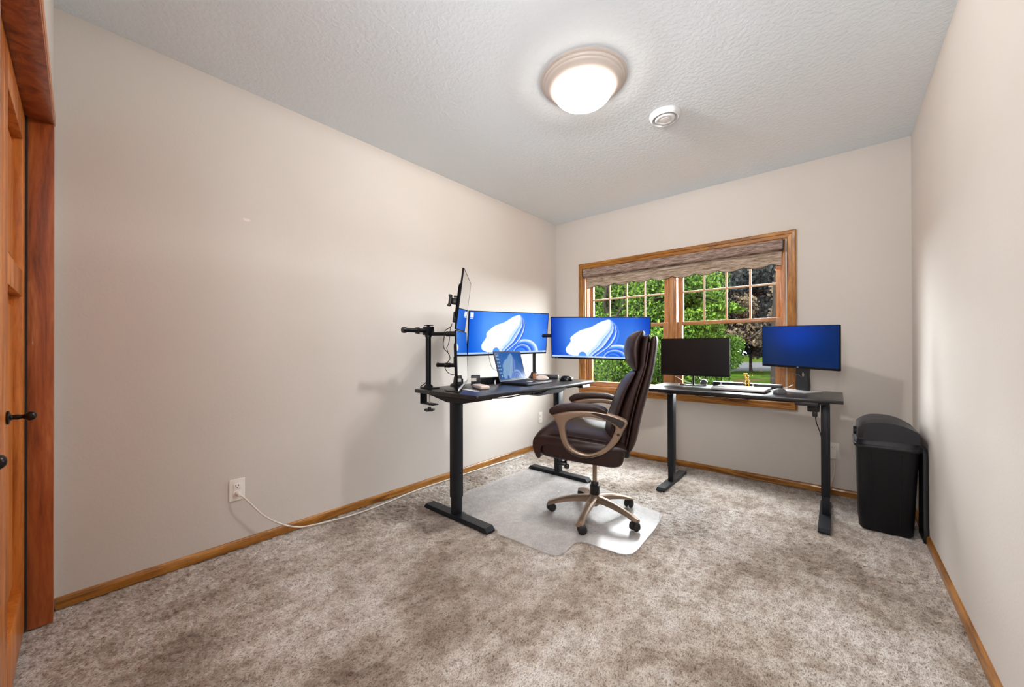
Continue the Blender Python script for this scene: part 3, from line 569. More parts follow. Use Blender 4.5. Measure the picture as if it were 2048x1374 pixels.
# ------------------------------------------------------------------ screen pictures
def fold_picture(nx, ny, kind):
    """a desktop picture: blue ground, a big white folded sheet with blue pleats; returns linear rgb grid [ny][nx]"""
    u = (np.arange(nx)+0.5)/nx; v = (np.arange(ny)+0.5)/ny; U, V = np.meshgrid(u, v)
    asp = 2.25 if kind != 'lap' else 1.5
    def s(c): return np.array(S(*c))
    if kind == 'A': base = s((22, 112, 228)); hi = s((92, 160, 248)); lo = s((4, 88, 210))
    elif kind == 'B': base = s((6, 82, 208)); hi = s((78, 138, 232)); lo = s((0, 52, 166))
    else: base = s((0, 96, 190)); hi = s((20, 120, 215)); lo = s((0, 70, 140))
    g = np.exp(-(((U-0.35)/0.30)**2+((V-0.6)/0.55)**2)); g2 = np.exp(-(((U-0.85)/0.16)**2+((V-0.35)/0.6)**2))
    hi = hi; img = base+(hi-base)*np.clip(g+0.7*g2, 0, 1)[..., None]
    e = np.clip((np.abs(U-0.5)-0.33)/0.17, 0, 1)*(1-g2*0.7); img = img*(1-e[..., None])+lo*e[..., None]
    W = s((248, 250, 255)) if kind != 'lap' else s((150, 200, 250))
    DB = s((20, 70, 215)); MB = s((80, 150, 245)); LB = s((190, 220, 252))
    # sheet: strips between a left rim curve and a right rim curve, t from the gathered foot to the crown
    Lc = np.array([(0.28, 0.0), (0.16, 0.10), (0.15, 0.22), (0.21, 0.40), (0.20, 0.50), (0.30, 0.68), (0.42, 0.76), (0.52, 0.90), (0.60, 0.955)])
    Rc = np.array([(0.47, 0.0), (0.50, 0.06), (0.57, 0.16), (0.63, 0.26), (0.675, 0.38), (0.70, 0.52), (0.705, 0.66), (0.68, 0.82), (0.62, 0.95)])
    T_ = np.linspace(0, 1, 1500); k = np.linspace(0, 1, len(Lc))
    def sm(C):
        x = np.interp(T_, k, C[:, 0]); y = np.interp(T_, k, C[:, 1]); ker = np.hanning(201); ker /= ker.sum()
        f = lambda q: np.convolve(np.pad(q, 100, mode='edge'), ker, 'valid'); return f(x), f(y)
    lx, ly = sm(Lc); rx, ry = sm(Rc); Sg = np.linspace(0, 1, 1000)
    X = lx[:, None]*(1-Sg)+rx[:, None]*Sg; Y = ly[:, None]*(1-Sg)+ry[:, None]*Sg
    def col(sg, tt):
        c = np.tile(W, (len(sg), 1)); 
        for (a, b, c0, c1) in ((0.56, 0.66, W, LB), (0.66, 0.69, LB, W), (0.69, 0.77, MB, LB), (0.77, 0.80, LB, W), (0.80, 0.89, DB, MB), (0.89, 0.92, LB, W), (0.92, 1.0, DB, MB)):
            m_ = (sg >= a) & (sg <= b); q = ((sg-a)/(b-a))[:, None]; c = np.where(m_[:, None], c0*(1-q)+c1*q, c)
        return c
    cs = col(Sg, 0)
    shade = 1-0.10*np.exp(-((Sg-0.38)/0.10)**2)
    for i, t in enumerate(T_):
        f = np.clip((t-0.02)/0.25, 0, 1); c = cs*shade[:, None] if t < 0.35 else cs
        xi = (X[i]*nx).astype(int); yi = (Y[i]*ny).astype(int); ok = (xi >= 0) & (xi < nx) & (yi >= 0) & (yi < ny)
        img[yi[ok], xi[ok]] = c[ok]
    # small second fold at lower right
    for q in np.linspace(0, 1, 420):
        rr_ = 0.10+0.24*q; a = np.linspace(0, np.pi, 900); xx = 0.645+rr_*0.58*np.cos(a)+0.05*(q); yy = rr_*1.05*np.sin(a)*0.98
        p = [(0.0, MB), (0.18, DB), (0.34, MB), (0.42, LB), (0.50, DB), (0.70, MB), (0.86, LB), (0.93, W), (1.0, MB)]; c = np.array([np.interp(q, [a_[0] for a_ in p], [a_[1][h_] for a_ in p]) for h_ in range(3)])
        xi = (xx*nx).astype(int); yi = (yy*ny).astype(int); ok = (xi >= 0) & (xi < nx) & (yi >= 0) & (yi < ny) & (xx > 0.50+0.42*yy)
        img[yi[ok], xi[ok]] = c
    # arch cut near the foot
    m_ = (((U-0.33)/0.045)**2+((V-0.02)/0.13)**2 < 1); img[m_] = MB if kind != 'lap' else DB
    for _ in range(3): img = (img*2+np.roll(img, 1, 0)+np.roll(img, -1, 0)+np.roll(img, 1, 1)+np.roll(img, -1, 1))/6
    # task bar with icons
    tb = V < 0.042; img[tb] = s((170, 200, 245)) if kind != 'lap' else s((20, 110, 180))
    for kx in range(11):
        uu = 0.40+kx*0.017; m_ = (np.abs(U-uu) < 0.005) & (np.abs(V-0.021) < 0.012); img[m_] = s((240, 246, 255))
    m_ = (U > 0.955) & (V < 0.034) & (V > 0.01); img[m_] = s((235, 242, 255))
    if kind == 'A':
        m_ = (U > 0.01) & (U < 0.045) & (V > 0.86) & (V < 0.975); img[m_] = s((235, 245, 255))
        m_ = (U > 0.01) & (U < 0.040) & (V > 0.835) & (V < 0.85); img[m_] = s((190, 225, 255))
    if kind == 'lap':
        r2 = random.Random(3)
        for j in range(7):
            vv = 0.93-j*0.125
            for (a, b) in ((0.03, 0.075), (0.085, 0.13)):
                if r2.random() < 0.85: m_ = (U > a+r2.random()*0.01) & (U < b) & (V > vv-0.075) & (V < vv-r2.random()*0.03); img[m_] = s((170, 225, 250))
    return img
def glow_picture(nx, ny):
    u = (np.arange(nx)+0.5)/nx; v = (np.arange(ny)+0.5)/ny; U, V = np.meshgrid(u, v)
    g = np.exp(-(((U-0.47)/0.33)**2+((V-0.80)/0.38)**2)); a = np.array(S(0, 50, 150)); b = np.array(S(0, 34, 82)); c = np.array(S(22, 38, 60))
    img = b+(a-b)*g[..., None]; e = np.clip((0.45-U)/0.45, 0, 1)*0.6*np.clip(1-V, 0, 1); return img*(1-e[..., None])+c*e[..., None]
def screen_mesh(name, img, w_, h_, m, parent, mtx):
    ny, nx, _ = img.shape
    xs = np.linspace(-w_/2, w_/2, nx+1); zs = np.linspace(-h_/2, h_/2, ny+1); gx, gz = np.meshgrid(xs, zs)
    V = np.stack([gx.ravel(), np.zeros(gx.size), gz.ravel()], 1)
    i = np.arange(ny)[:, None]*(nx+1)+np.arange(nx)[None]; i = i.ravel(); F = np.stack([i, i+1, i+nx+2, i+nx+1], 1)
    o = fastmesh(name, V, F, m, parent); at = o.data.color_attributes.new('img', 'FLOAT_COLOR', 'CORNER')
    c = np.ones((ny*nx, 4), np.float32); c[:, :3] = img.reshape(-1, 3); at.data.foreach_set('color', np.repeat(c, 4, 0).ravel())
    if mtx is not None: o.matrix_local = mtx
    return o
def pose(c, yaw, pit, rol):
    """matrix whose local x = viewer's right along the screen, -y = screen normal, z = up"""
    n = Vector((math.cos(pit)*math.cos(yaw), math.cos(pit)*math.sin(yaw), math.sin(pit)))
    r = Vector((-math.sin(yaw), math.cos(yaw), 0)); u = n.cross(r); r2 = r*math.cos(rol)+u*math.sin(rol); u2 = -r*math.sin(rol)+u*math.cos(rol)
    return Matrix(((r2.x, -n.x, u2.x, c[0]), (r2.y, -n.y, u2.y, c[1]), (r2.z, -n.z, u2.z, c[2]), (0, 0, 0, 1)))
def monitor(name, label, mt, w_, h_, scr, img=None, bez=0.006, chin=0.014, depth=0.012, bulge=True, housing='housing', dashes=()):
    e = empty(name); e.matrix_world = mt; tag(e, label, 'monitor')
    bm = NB(); slab(bm, rrect(-w_/2, w_/2, -h_/2, h_/2, 0.004, 2), 0.0006, depth, 0.001, lambda a, b, q: (a, q, b), 1); obj('housing', bm, housing, e)
    if bulge:
        bm = NB(); slab(bm, rrect(-w_*0.33, w_*0.33, -h_*0.30, h_*0.30, 0.03, 4), depth-0.002, depth+0.022, 0.010, lambda a, b, q: (a, q, b), 3); obj('back_cover', bm, 'housing', e)
    bm = NB(); o = rrect(-w_/2, w_/2, -h_/2, h_/2, 0.004, 2); i_ = rrect(-w_/2+bez, w_/2-bez, -h_/2+chin, h_/2-bez, 0.001, 2)
    A = [bm.verts.new((a, -0.0008, b)) for a, b in o]; B = [bm.verts.new((a, -0.0008, b)) for a, b in i_]; C = [bm.verts.new((a, 0.0012, b)) for a, b in o]; D = [bm.verts.new((a, 0.0012, b)) for a, b in i_]
    nn = len(o)
    for k in range(nn):
        j = (k+1) % nn; bm.faces.new((A[k], A[j], B[j], B[k])); bm.faces.new((A[k], A[j], C[j], C[k])); bm.faces.new((B[k], B[j], D[j], D[k]))
    bz_ = obj('bezel', bm, 'housing', e, smooth=None)
    for (a, b, c_, d_) in dashes:
        bm = NB(); box(bm, a, b, -0.0014, -0.0006, c_, d_); obj('logo_print', bm, 'silver', bz_, smooth=None)
    sw, sh = w_-2*bez, h_-bez-chin; mz = Matrix.Translation((0, 0, (chin-bez)/2))
    if img is not None: s = screen_mesh('screen', img, sw, sh, scr, e, mz)
    else:
        bm = NB(); slab(bm, [(-sw/2, -sh/2), (sw/2, -sh/2), (sw/2, sh/2), (-sw/2, sh/2)], -0.0001, 0.0008, 0, lambda a, b, q: (a, q, b)); s = obj('screen', bm, scr, e, smooth=None); s.matrix_local = mz
    return e
mA = pose((0.321, 2.424, 1.177), R(-15.2), R(-7.98), R(1.18))
mon_a = monitor('ultrawide_monitor', 'lit ultrawide monitor with white folds on blue, against the left wall above the laptop', mA, 0.80, 0.36, 'screen', fold_picture(480, 216, 'A'))
mB = pose((0.915, 2.849, 1.132), R(-67.8), R(-14.5), R(-1.6))
mon_b = monitor('ultrawide_monitor', 'lit ultrawide monitor with white folds on blue, in front of the window behind the chair', mB, 0.80, 0.36, 'screen', fold_picture(480, 216, 'B'), dashes=((-0.392, -0.368, -0.176, -0.172), (-0.360, -0.345, -0.1755, -0.1725)))
mE = pose((0.56, 1.687, 1.344), R(43.15), R(-7.7), R(1.1))
mon_e = monitor('flat_monitor', 'dark edge-on monitor, upper one of the stacked pair at the desk end', mE, 0.61, 0.355, 'mirror_screen', None, 0.004, 0.006, 0.010)
mF = pose((0.538, 1.691, 0.987), R(41.8), R(1.5), R(1.0))
mon_f = monitor('flat_monitor', 'dark edge-on monitor, lower one of the stacked pair at the desk end', mF, 0.61, 0.355, 'mirror_screen', None, 0.004, 0.010, 0.010)
bm = NB(); box(bm, -0.30, 0.30, -0.0035, 0.0005, -0.1775, -0.166, 0.001); tag(obj('chin_strip', bm, 'silver', mon_f), 'pale strip along the bottom')
mC = pose((1.536, 3.254, 0.980), R(-88.6), 0.0, 0.0)
mon_c = monitor('desktop_monitor', 'switched-off dark monitor on a thin stand in front of the window', mC, 0.51, 0.302, 'screen_off', None, 0.003, 0.016, 0.012)
mD = pose((2.202, 3.262, 1.058), R(-118.2), R(-3.0), R(-1.7))
mon_d = monitor('desktop_monitor', 'dark blue lit monitor on a thick stand beside the window casing', mD, 0.497, 0.294, 'screen', glow_picture(120, 70), 0.003, 0.016, 0.014, dashes=((-0.006, 0.006, -0.1405, -0.1365),))
def inv(mt, p): return mt.inverted() @ Vector(p)
# stand of C (world upright)
def world_part(name, bm, m, root, smooth=35):
    """bm in world coordinates -> part of root"""
    bmesh.ops.transform(bm, matrix=root.matrix_world.inverted(), verts=bm.verts); return obj(name, bm, m, root, smooth)
for e in (mon_a, mon_b, mon_c, mon_d, mon_e, mon_f): pass
bpy.context.view_layer.update()
bm = NB(); box(bm, 1.518, 1.534, 3.282, 3.296, 0.762, 0.93, 0.003); world_part('stand_neck', bm, 'black', mon_c)
bm = NB(); slab(bm, [(1.525+0.105*math.cos(t), 3.262+0.075*math.sin(t)) for t in [2*math.pi*k/40 for k in range(40)]], 0.7552, 0.763, 0.003, XY, 2); world_part('stand_base', bm, 'blackgloss', mon_c)
bm = NB(); tube(bm, smoothpts([(1.55, 3.285, 0.86), (1.565, 3.29, 0.82), (1.585, 3.31, 0.78), (1.60, 3.345, 0.758)], 5), 0.003, 6); tag(world_part('cable', bm, 'black', mon_c), 'black cable')
# stand of D: column with a round cable hole
ya = R(-118.2); dn = Vector((math.cos(ya), math.sin(ya), 0)); dr = Vector((-math.sin(ya), math.cos(ya), 0)); c0 = Vector((2.222, 3.288, 0))
def dmap(a, b, q): p = c0+dr*a-dn*q; return (p.x, p.y, b)
bm = NB(); n = 40; hc = (0.0, 0.868); outer = []; inner = []
oo = [(-0.042, 0.757), (0.042, 0.757), (0.034, 0.86), (0.040, 1.03), (-0.040, 1.03), (-0.037, 0.86)]
for k in range(n):
    a = 2*math.pi*k/n; d = Vector((math.cos(a), math.sin(a))); best = None
    for i in range(len(oo)):
        p, q = Vector(oo[i])-Vector(hc), Vector(oo[(i+1) % len(oo)])-Vector(hc); e = q-p; den = d.x*e.y-d.y*e.x
        if abs(den) < 1e-12: continue
        t = (p.x*e.y-p.y*e.x)/den; s_ = (p.x*d.y-p.y*d.x)/den
        if t > 0 and -1e-6 <= s_ <= 1+1e-6 and (best is None or t < best): best = t
    outer.append((hc[0]+d.x*best, hc[1]+d.y*best)); inner.append((hc[0]+d.x*0.0165, hc[1]+d.y*0.0195))
Vs = [[bm.verts.new(dmap(a, b, q)) for a, b in L_] for L_ in (outer, inner) for q in (0.0, 0.03)]
for k in range(n):
    j = (k+1) % n
    bm.faces.new((Vs[0][k], Vs[0][j], Vs[2][j], Vs[2][k])); bm.faces.new((Vs[1][k], Vs[1][j], Vs[3][j], Vs[3][k])); bm.faces.new((Vs[0][k], Vs[0][j], Vs[1][j], Vs[1][k])); bm.faces.new((Vs[2][k], Vs[2][j], Vs[3][j], Vs[3][k]))
world_part('stand_column', bm, 'black', mon_d, smooth=None)
bm = NB(); slab(bm, [tuple((c0+dr*a+dn*b).xy) for a, b in ((-0.115, -0.03), (0.115, -0.03), (0.115, 0.15), (-0.10, 0.15))], 0.7552, 0.7612, 0.001, XY, 1); tag(world_part('stand_base', bm, 'silver', mon_d), 'flat silver stand base')
bm = NB(); tube(bm, smoothpts([(2.165, 3.31, 0.885), (2.175, 3.30, 0.875), (2.195, 3.285, 0.868), (2.215, 3.28, 0.862)], 5), 0.003, 6); tag(world_part('cable', bm, 'black', mon_d), 'black cable into the stand hole')

# ------------------------------------------------------------------ monitor arms
AR = empty('monitor_mount', (0.352, 1.555, 0.79)); tag(AR, 'black clamp-on monitor pole at the near wall-side corner of the left desk', 'monitor mount')
a0 = AR.location.copy()
def ap(name, f, m='blackmetal', root=None, smooth=35, label=None):
    bm = NB(); f(bm); r_ = root or AR; bmesh.ops.translate(bm, vec=-r_.location, verts=bm.verts); o = obj(name, bm, m, r_, smooth)
    if label: o['label'] = label
    return o
ap('pole', lambda bm: tube(bm, [(0.352, 1.555, 0.795), (0.352, 1.555, 1.19)], 0.0175, 20))
ap('base_plate', lambda bm: (box(bm, 0.312, 0.42, 1.52, 1.595, 0.7905, 0.797, 0.002), lathe(bm, [(0.03, 0), (0.03, 0.008), (0.02, 0.018), (0, 0.018)], 20, (0.352, 1.555, 0.796))))
ap('clamp', lambda bm: (box(bm, 0.292, 0.302, 1.532, 1.582, 0.690, 0.797, 0.001), box(bm, 0.292, 0.425, 1.532, 1.582, 0.684, 0.692, 0.001), box(bm, 0.292, 0.32, 1.532, 1.582, 0.7905, 0.797, 0.001)))
ap('clamp_screw', lambda bm: (tube(bm, [(0.362, 1.557, 0.650), (0.362, 1.557, 0.764)], 0.0045, 10), lathe(bm, [(0.016, 0), (0.016, 0.004), (0, 0.005)], 14, (0.362, 1.557, 0.762))), 'silver', label='bright clamp screw')
def knobf(bm):
    pr = [(0.031*(1+0.16*math.cos(5*t))*math.cos(t)+0.362, 0.031*(1+0.16*math.cos(5*t))*math.sin(t)+1.557) for t in [2*math.pi*k/40 for k in range(40)]]
    slab(bm, pr, 0.640, 0.655, 0.004, XY, 2); lathe(bm, [(0.012, 0), (0.010, 0.012), (0, 0.012)], 14, (0.362, 1.557, 0.654))
ap('clamp_knob', knobf, 'black')
ap('joint', lambda bm: (box(bm, 0.327, 0.377, 1.528, 1.585, 1.140, 1.198, 0.005), box(bm, 0.330, 0.374, 1.535, 1.58, 1.203, 1.208, 0.001), tube(bm, [(0.352, 1.555, 1.195), (0.352, 1.555, 1.206)], 0.010, 12), lathe(bm, [(0.022, 0), (0.022, 0.012), (0.018, 0.014)], 18, (0.352, 1.555, 1.128))), 'black')
ap('arm_tube', lambda bm: tube(bm, [(0.345, 1.54, 1.170), (0.335, 1.385, 1.170)], 0.0145, 18))
ap('tube_end_cap', lambda bm: tube(bm, [(0.3355, 1.392, 1.170), (0.335, 1.378, 1.170), (0.3345, 1.368, 1.170)], [0.019, 0.020, 0.017], 18), 'black')
ap('cable_clip', lambda bm: (box(bm, 0.322, 0.358, 1.470, 1.484, 1.150, 1.190, 0.003), box(bm, 0.326, 0.354, 1.484, 1.53, 1.146, 1.151, 0.001)), 'black')
ap('arm_tube', lambda bm: tube(bm, [(0.365, 1.565, 1.149), (0.502, 1.655, 1.149)], 0.0125, 18))
ap('arm_sleeve', lambda bm: tube(bm, [(0.455, 1.622, 1.149), (0.508, 1.659, 1.149)], 0.0175, 16), 'black')
mEi = mE
def epart(name, f, m, mt=mE, root=AR, smooth=35):
    bm = NB(); f(bm); bmesh.ops.transform(bm, matrix=Matrix.Translation(-root.location) @ mt, verts=bm.verts); return obj(name, bm, m, root, smooth)
def bracket(bm):
    box(bm, -0.12, -0.02, 0.034, 0.037, -0.05, 0.055, 0.001); box(bm, -0.10, -0.06, 0.037, 0.075, -0.02, 0.02, 0.006)
    box(bm, -0.13, -0.115, 0.036, 0.060, 0.02, 0.032, 0.003); box(bm, -0.115, -0.105, 0.070, 0.090, -0.035, 0.035, 0.004)
    for s in (-1, 1): box(bm, -0.118, -0.102, 0.074, 0.094, s*0.03-0.008, s*0.03+0.008, 0.004)
epart('mount_head', bracket, 'black')
epart('mount_plate', lambda bm: (box(bm, -0.05, 0.05, 0.0345, 0.038, -0.13, 0.05, 0.001), box(bm, -0.03, 0.03, 0.038, 0.06, -0.13, -0.06, 0.004)), 'black')
A2 = empty('monitor_mount', (0.375, 1.80, 0.79)); tag(A2, 'short black monitor pole on a cone foot behind the stacked monitors', 'monitor mount')
ap('pole', lambda bm: tube(bm, [(0.382, 1.805, 0.80), (0.382, 1.805, 1.10)], 0.013, 16), root=A2)
ap('cone_base', lambda bm: lathe(bm, [(0, 0.7905), (0.052, 0.7905), (0.050, 0.800), (0.030, 0.812), (0.024, 0.850), (0.016, 0.872), (0, 0.873)], 24, (0.372, 1.79, 0)), 'black', A2)
ap('arm_tube', lambda bm: tube(bm, [(0.362, 1.625, 0.942), (0.50, 1.665, 0.942)], 0.0135, 16), root=A2)
ap('arm_sleeve', lambda bm: tube(bm, [(0.425, 1.643, 0.942), (0.455, 1.652, 0.942)], 0.0165, 16), 'black', A2)
ap('tube_end_cap', lambda bm: tube(bm, [(0.359, 1.624, 0.942), (0.368, 1.627, 0.942)], 0.0155, 16), 'black', A2)
ap('mount_head', lambda bm: box(bm, 0.484, 0.502, 1.655, 1.69, 0.93, 1.0, 0.006), 'black', A2)
ap('link_bar', lambda bm: tube(bm, [(0.50, 1.665, 0.942), (0.44, 1.74, 0.942), (0.385, 1.803, 0.942)], 0.011, 12), 'black', A2)
bm = NB(); slab(bm, [(0.53, 1.545), (0.60, 1.50), (0.70, 1.505), (0.66, 1.57), (0.57, 1.60)], 0.7905, 0.797, 0.002, XY, 2); world_part('stand_foot', bm, 'black', mon_f)
bm = NB(); box(bm, 0.555, 0.575, 1.60, 1.62, 0.796, 0.87, 0.003); world_part('stand_neck', bm, 'black', mon_f)
# cables behind the stacked pair
for nm, pts, r_, lab in (
    ('monitor_cable', [(0.500, 1.63, 1.20), (0.475, 1.625, 1.185), (0.455, 1.61, 1.165), (0.452, 1.605, 1.12), (0.450, 1.60, 1.085), (0.455, 1.605, 1.05), (0.478, 1.62, 1.02), (0.482, 1.63, 0.985), (0.460, 1.62, 0.955), (0.447, 1.615, 0.93), (0.47, 1.63, 0.89), (0.52, 1.65, 0.878)], 0.0028, 'long thin black cable curling behind the stacked monitors'),
    ('monitor_cable', [(0.497, 1.635, 1.215), (0.487, 1.63, 1.19), (0.482, 1.63, 1.155), (0.483, 1.625, 1.11), (0.474, 1.62, 1.075), (0.467, 1.615, 1.055), (0.475, 1.62, 1.03)], 0.0022, 'short thin black cable hanging from the upper arm'),
    ('monitor_cable', [(0.335, 1.55, 0.83), (0.318, 1.54, 0.812), (0.300, 1.53, 0.800)], 0.003, 'stub of black cable at the foot of the clamp pole')):
    bm = NB(); o0 = Vector(pts[-1]); tube(bm, [p-o0 for p in smoothpts(pts, 6)], r_, 7); o = obj(nm, bm, 'black', smooth=80); o.location = o0; tag(o, lab, 'cable')
AB = empty('monitor_mount', (0.332, 2.74, 0.79)); tag(AB, 'black dual monitor arm pole behind the lit ultrawide monitors', 'monitor mount')
ap('pole', lambda bm: tube(bm, [(0.332, 2.74, 0.80), (0.332, 2.74, 1.20)], 0.0165, 20), root=AB)
ap('base', lambda bm: (lathe(bm, [(0, 0.0), (0.052, 0.0), (0.050, 0.010), (0.035, 0.022), (0.030, 0.045), (0.020, 0.052), (0, 0.052)], 24, (0.345, 2.72, 0.7905)), box(bm, 0.322, 0.345, 2.74, 2.785, 0.80, 0.812, 0.003)), 'black', AB)
pa = mA @ Vector((0.33, 0.036, 0.02)); pb = mB @ Vector((-0.30, 0.036, 0.02)); pb2 = mB @ Vector((0, 0.036, 0.0)); pa2 = mA @ Vector((0, 0.036, 0.0))
ap('arm_bar', lambda bm: tube(bm, [(0.332, 2.74, 1.165), (0.28, 2.52, 1.17), tuple(pa2)], 0.014, 14), root=AB)
ap('arm_bar', lambda bm: tube(bm, [(0.332, 2.74, 1.165), (0.50, 2.80, 1.165), (0.70, 2.90, 1.16), tuple(pb2+Vector((-0.01, 0.05, 0))), tuple(pb2)], 0.016, 14), root=AB)

# ------------------------------------------------------------------ things on the left desk
Z1 = 0.7905
def thing(name, f, m, loc, rz, label, cat, smooth=35):
    bm = NB(); f(bm); o = obj(name, bm, m, None, smooth); o.location = loc; o.rotation_euler = (0, 0, rz); tag(o, label, cat); return o
def dome(bm, lx, ly, h, n=28, m_=9, skew=0.12):
    rings = []
    for k in range(m_):
        t = k/(m_-1)*math.pi/2; sc_ = math.cos(t)**0.62 if k < m_-1 else 0.04; z = h*math.sin(t)**0.9
        if k == 0: sc_ = 0.95
        if k == 1: sc_ = max(sc_, 0.99)
        rings.append([bm.verts.new((lx*sc_*math.copysign(abs(math.cos(a))**0.8, math.cos(a))-skew*lx*(1-sc_), ly*sc_*math.copysign(abs(math.sin(a))**0.8, math.sin(a)), z)) for a in [2*math.pi*j/n for j in range(n)]])
    for A, B in zip(rings, rings[1:]):
        for j in range(n): bm.faces.new((A[j], A[(j+1) % n], B[(j+1) % n], B[j]))
    bm.faces.new(rings[0][::-1]); bm.faces.new(rings[-1])
# open laptop: origin = hinge centre, local -y towards the user, x along the hinge
hl, hr = Vector((0.53, 2.063)), Vector((0.504, 2.41)); hcx = (hl+hr)/2; hang = math.atan2((hr-hl).y, (hr-hl).x)
LP = empty('laptop', (hcx.x, hcx.y, Z1), hang); tag(LP, 'open dark laptop showing a blue desktop under the left ultrawide monitor', 'laptop')
bm = NB(); slab(bm, rrect(-0.174, 0.174, -0.238, 0.0, 0.010, 4), 0.001, 0.017, 0.003, XY, 2); ba = obj('base', bm, 'black', LP)
bm = NB(); box(bm, -0.150, 0.150, -0.130, -0.030, 0.0172, 0.0180, 0.0); obj('keyboard', bm, 'rubber', ba, smooth=None)
bm = NB(); box(bm, -0.055, 0.055, -0.222, -0.150, 0.0172, 0.0176, 0.0); obj('touchpad', bm, 'blackgloss', ba, smooth=None)
lt = R(16); lidm = Matrix.Translation((0, 0.0, 0.014)) @ Matrix.Rotation(-lt, 4, 'X')
bm = NB(); slab(bm, rrect(-0.174, 0.174, 0.0, 0.235, 0.008, 3), 0.0004, 0.006, 0.001, lambda a, b, q: (a, q, b), 1); lid = obj('lid', bm, 'black', LP); lid.matrix_local = lidm
ls = screen_mesh('screen', fold_picture(140, 96, 'lap'), 0.334, 0.212, 'screen_lap', lid, Matrix.Translation((0, -0.0003, 0.119)))
thing('computer_mouse', lambda bm: dome(bm, 0.056, 0.031, 0.034), 'pinkwhite', (0.668, 2.395, Z1+0.0186), R(70), 'pale rounded mouse resting on the laptop palm rest', 'mouse', 80)
mo = thing('computer_mouse', lambda bm: dome(bm, 0.054, 0.033, 0.040), 'blackgloss', (0.742, 2.628, Z1), R(25), 'black and silver mouse near the far end of the left desk', 'mouse', 80)
bm = NB(); slab(bm, rrect(0.022, 0.055, -0.022, 0.022, 0.012, 4), 0.002, 0.026, 0.011, XY, 4); tag(obj('grip_panel', bm, 'silver', mo, 80), 'silver end panel')
thing('wooden_block', lambda bm: box(bm, -0.013, 0.013, -0.015, 0.015, 0, 0.048, 0.002), 'wood_block', (0.452, 2.585, Z1), R(30), 'small light-brown wooden block beside the dual-arm pole', 'block')
thing('docking_station', lambda bm: (slab(bm, rrect(-0.10, 0.10, -0.035, 0.035, 0.006, 3), 0, 0.034, 0.003, XY, 2)), 'black', (0.50, 2.70, Z1), R(24), 'low black box behind the pale mouse', 'dock')
thing('speaker_bar', lambda bm: slab(bm, rrect(-0.20, 0.20, -0.03, 0.03, 0.006, 3), 0, 0.044, 0.004, XY, 2), 'black', (0.415, 2.125, Z1), R(86), 'long low black bar behind the laptop lid', 'speaker')
hd = thing('power_adapter', lambda bm: slab(bm, rrect(-0.032, 0.032, -0.02, 0.02, 0.004, 3), 0, 0.072, 0.004, XY, 2), 'black', (0.455, 1.888, Z1), R(44), 'upright black power brick with a white label beside the stacked monitors', 'power adapter')
bm = NB(); box(bm, -0.031, 0.006, -0.0212, -0.0198, 0.030, 0.052); tag(obj('paper_label', bm, 'white', hd, smooth=None), 'white label')
thing('power_bank', lambda bm: slab(bm, rrect(-0.078, 0.078, -0.033, 0.033, 0.012, 4), 0, 0.024, 0.008, XY, 3), 'pinkwhite', (0.630, 1.765, Z1), R(-22), 'white rounded power bank near the near end of the left desk', 'power bank')
thing('paper_slip', lambda bm: box(bm, -0.075, 0.075, -0.018, 0.018, 0, 0.002), 'white', (0.668, 1.640, Z1), R(-12), 'narrow white slip lying at the foot of the lower edge-on monitor', 'paper')
thing('usb_cable', lambda bm: tube(bm, smoothpts([(-0.06, 0.10, 0.016), (-0.02, 0.045, 0.022), (0.02, 0.0, 0.014), (0.05, -0.03, 0.006)], 5), 0.0045, 8), 'white', (0.49, 2.03, Z1), 0, 'short white cable at the left side of the open laptop', 'cable', 80)
thing('power_cable', lambda bm: tube(bm, smoothpts([(0, 0, 0.24), (0.003, 0.012, 0.17), (0.015, 0.03, 0.11), (0.045, 0.06, 0.085)], 5), 0.0018, 6), 'black', (0.375, 2.10, Z1), 0, 'thin black cable drooping below the left ultrawide monitor', 'cable', 80)

# ------------------------------------------------------------------ things on the right desk
Z2 = 0.7555
lc = thing('closed_laptop', lambda bm: slab(bm, rrect(-0.165, 0.165, -0.115, 0.115, 0.012, 4), 0.004, 0.022, 0.004, XY, 3), 'silver', (1.895, 3.065, Z2), R(-2), 'closed silver laptop in the middle of the window desk', 'laptop')
for sx in (-0.13, 0.13):
    for sy in (-0.09, 0.09): bm = NB(); lathe(bm, [(0.008, 0), (0.008, 0.005), (0, 0.005)], 10, (sx, sy, 0)); obj('rubber_foot', bm, 'rubber', lc)
thing('computer_mouse', lambda bm: dome(bm, 0.046, 0.029, 0.036), mat('grey_mouse', S(84, 84, 90), 0.3), (2.128, 2.985, Z2), R(60), 'grey mouse between the silver laptop and the blue monitor', 'mouse', 80)
wc = thing('webcam', lambda bm: (lathe(bm, [(0, 0), (0.022, 0.0), (0.026, 0.008), (0.026, 0.028), (0.018, 0.036), (0, 0.037)], 20, (0, -0.018, 0.024), 'y'), box(bm, -0.02, 0.02, -0.012, 0.02, 0, 0.006, 0.002)), 'blackgloss', (1.600, 3.300, Z2), R(10), 'small round black webcam behind the dark monitor base', 'webcam')
sb = thing('speaker_bar', lambda bm: slab(bm, rrect(-0.225, 0.225, -0.025, 0.025, 0.004, 3), 0, 0.030, 0.003, XY, 2), 'black', (1.885, 3.335, Z2), R(-3), 'long black bar with a pale top edge behind the silver laptop', 'speaker')
bm = NB(); box(bm, -0.224, 0.224, -0.022, 0.024, 0.0302, 0.0322, 0.0008); tag(obj('top_strip', bm, 'silver', sb), 'pale top strip')
for xx in (-0.165, 0.05):
    bm = NB(); box(bm, xx-0.006, xx+0.006, -0.0265, -0.0245, 0.002, 0.031); tag(obj('strap', bm, 'white', sb, smooth=None), 'white strap')
bm = NB() # golfer figurine
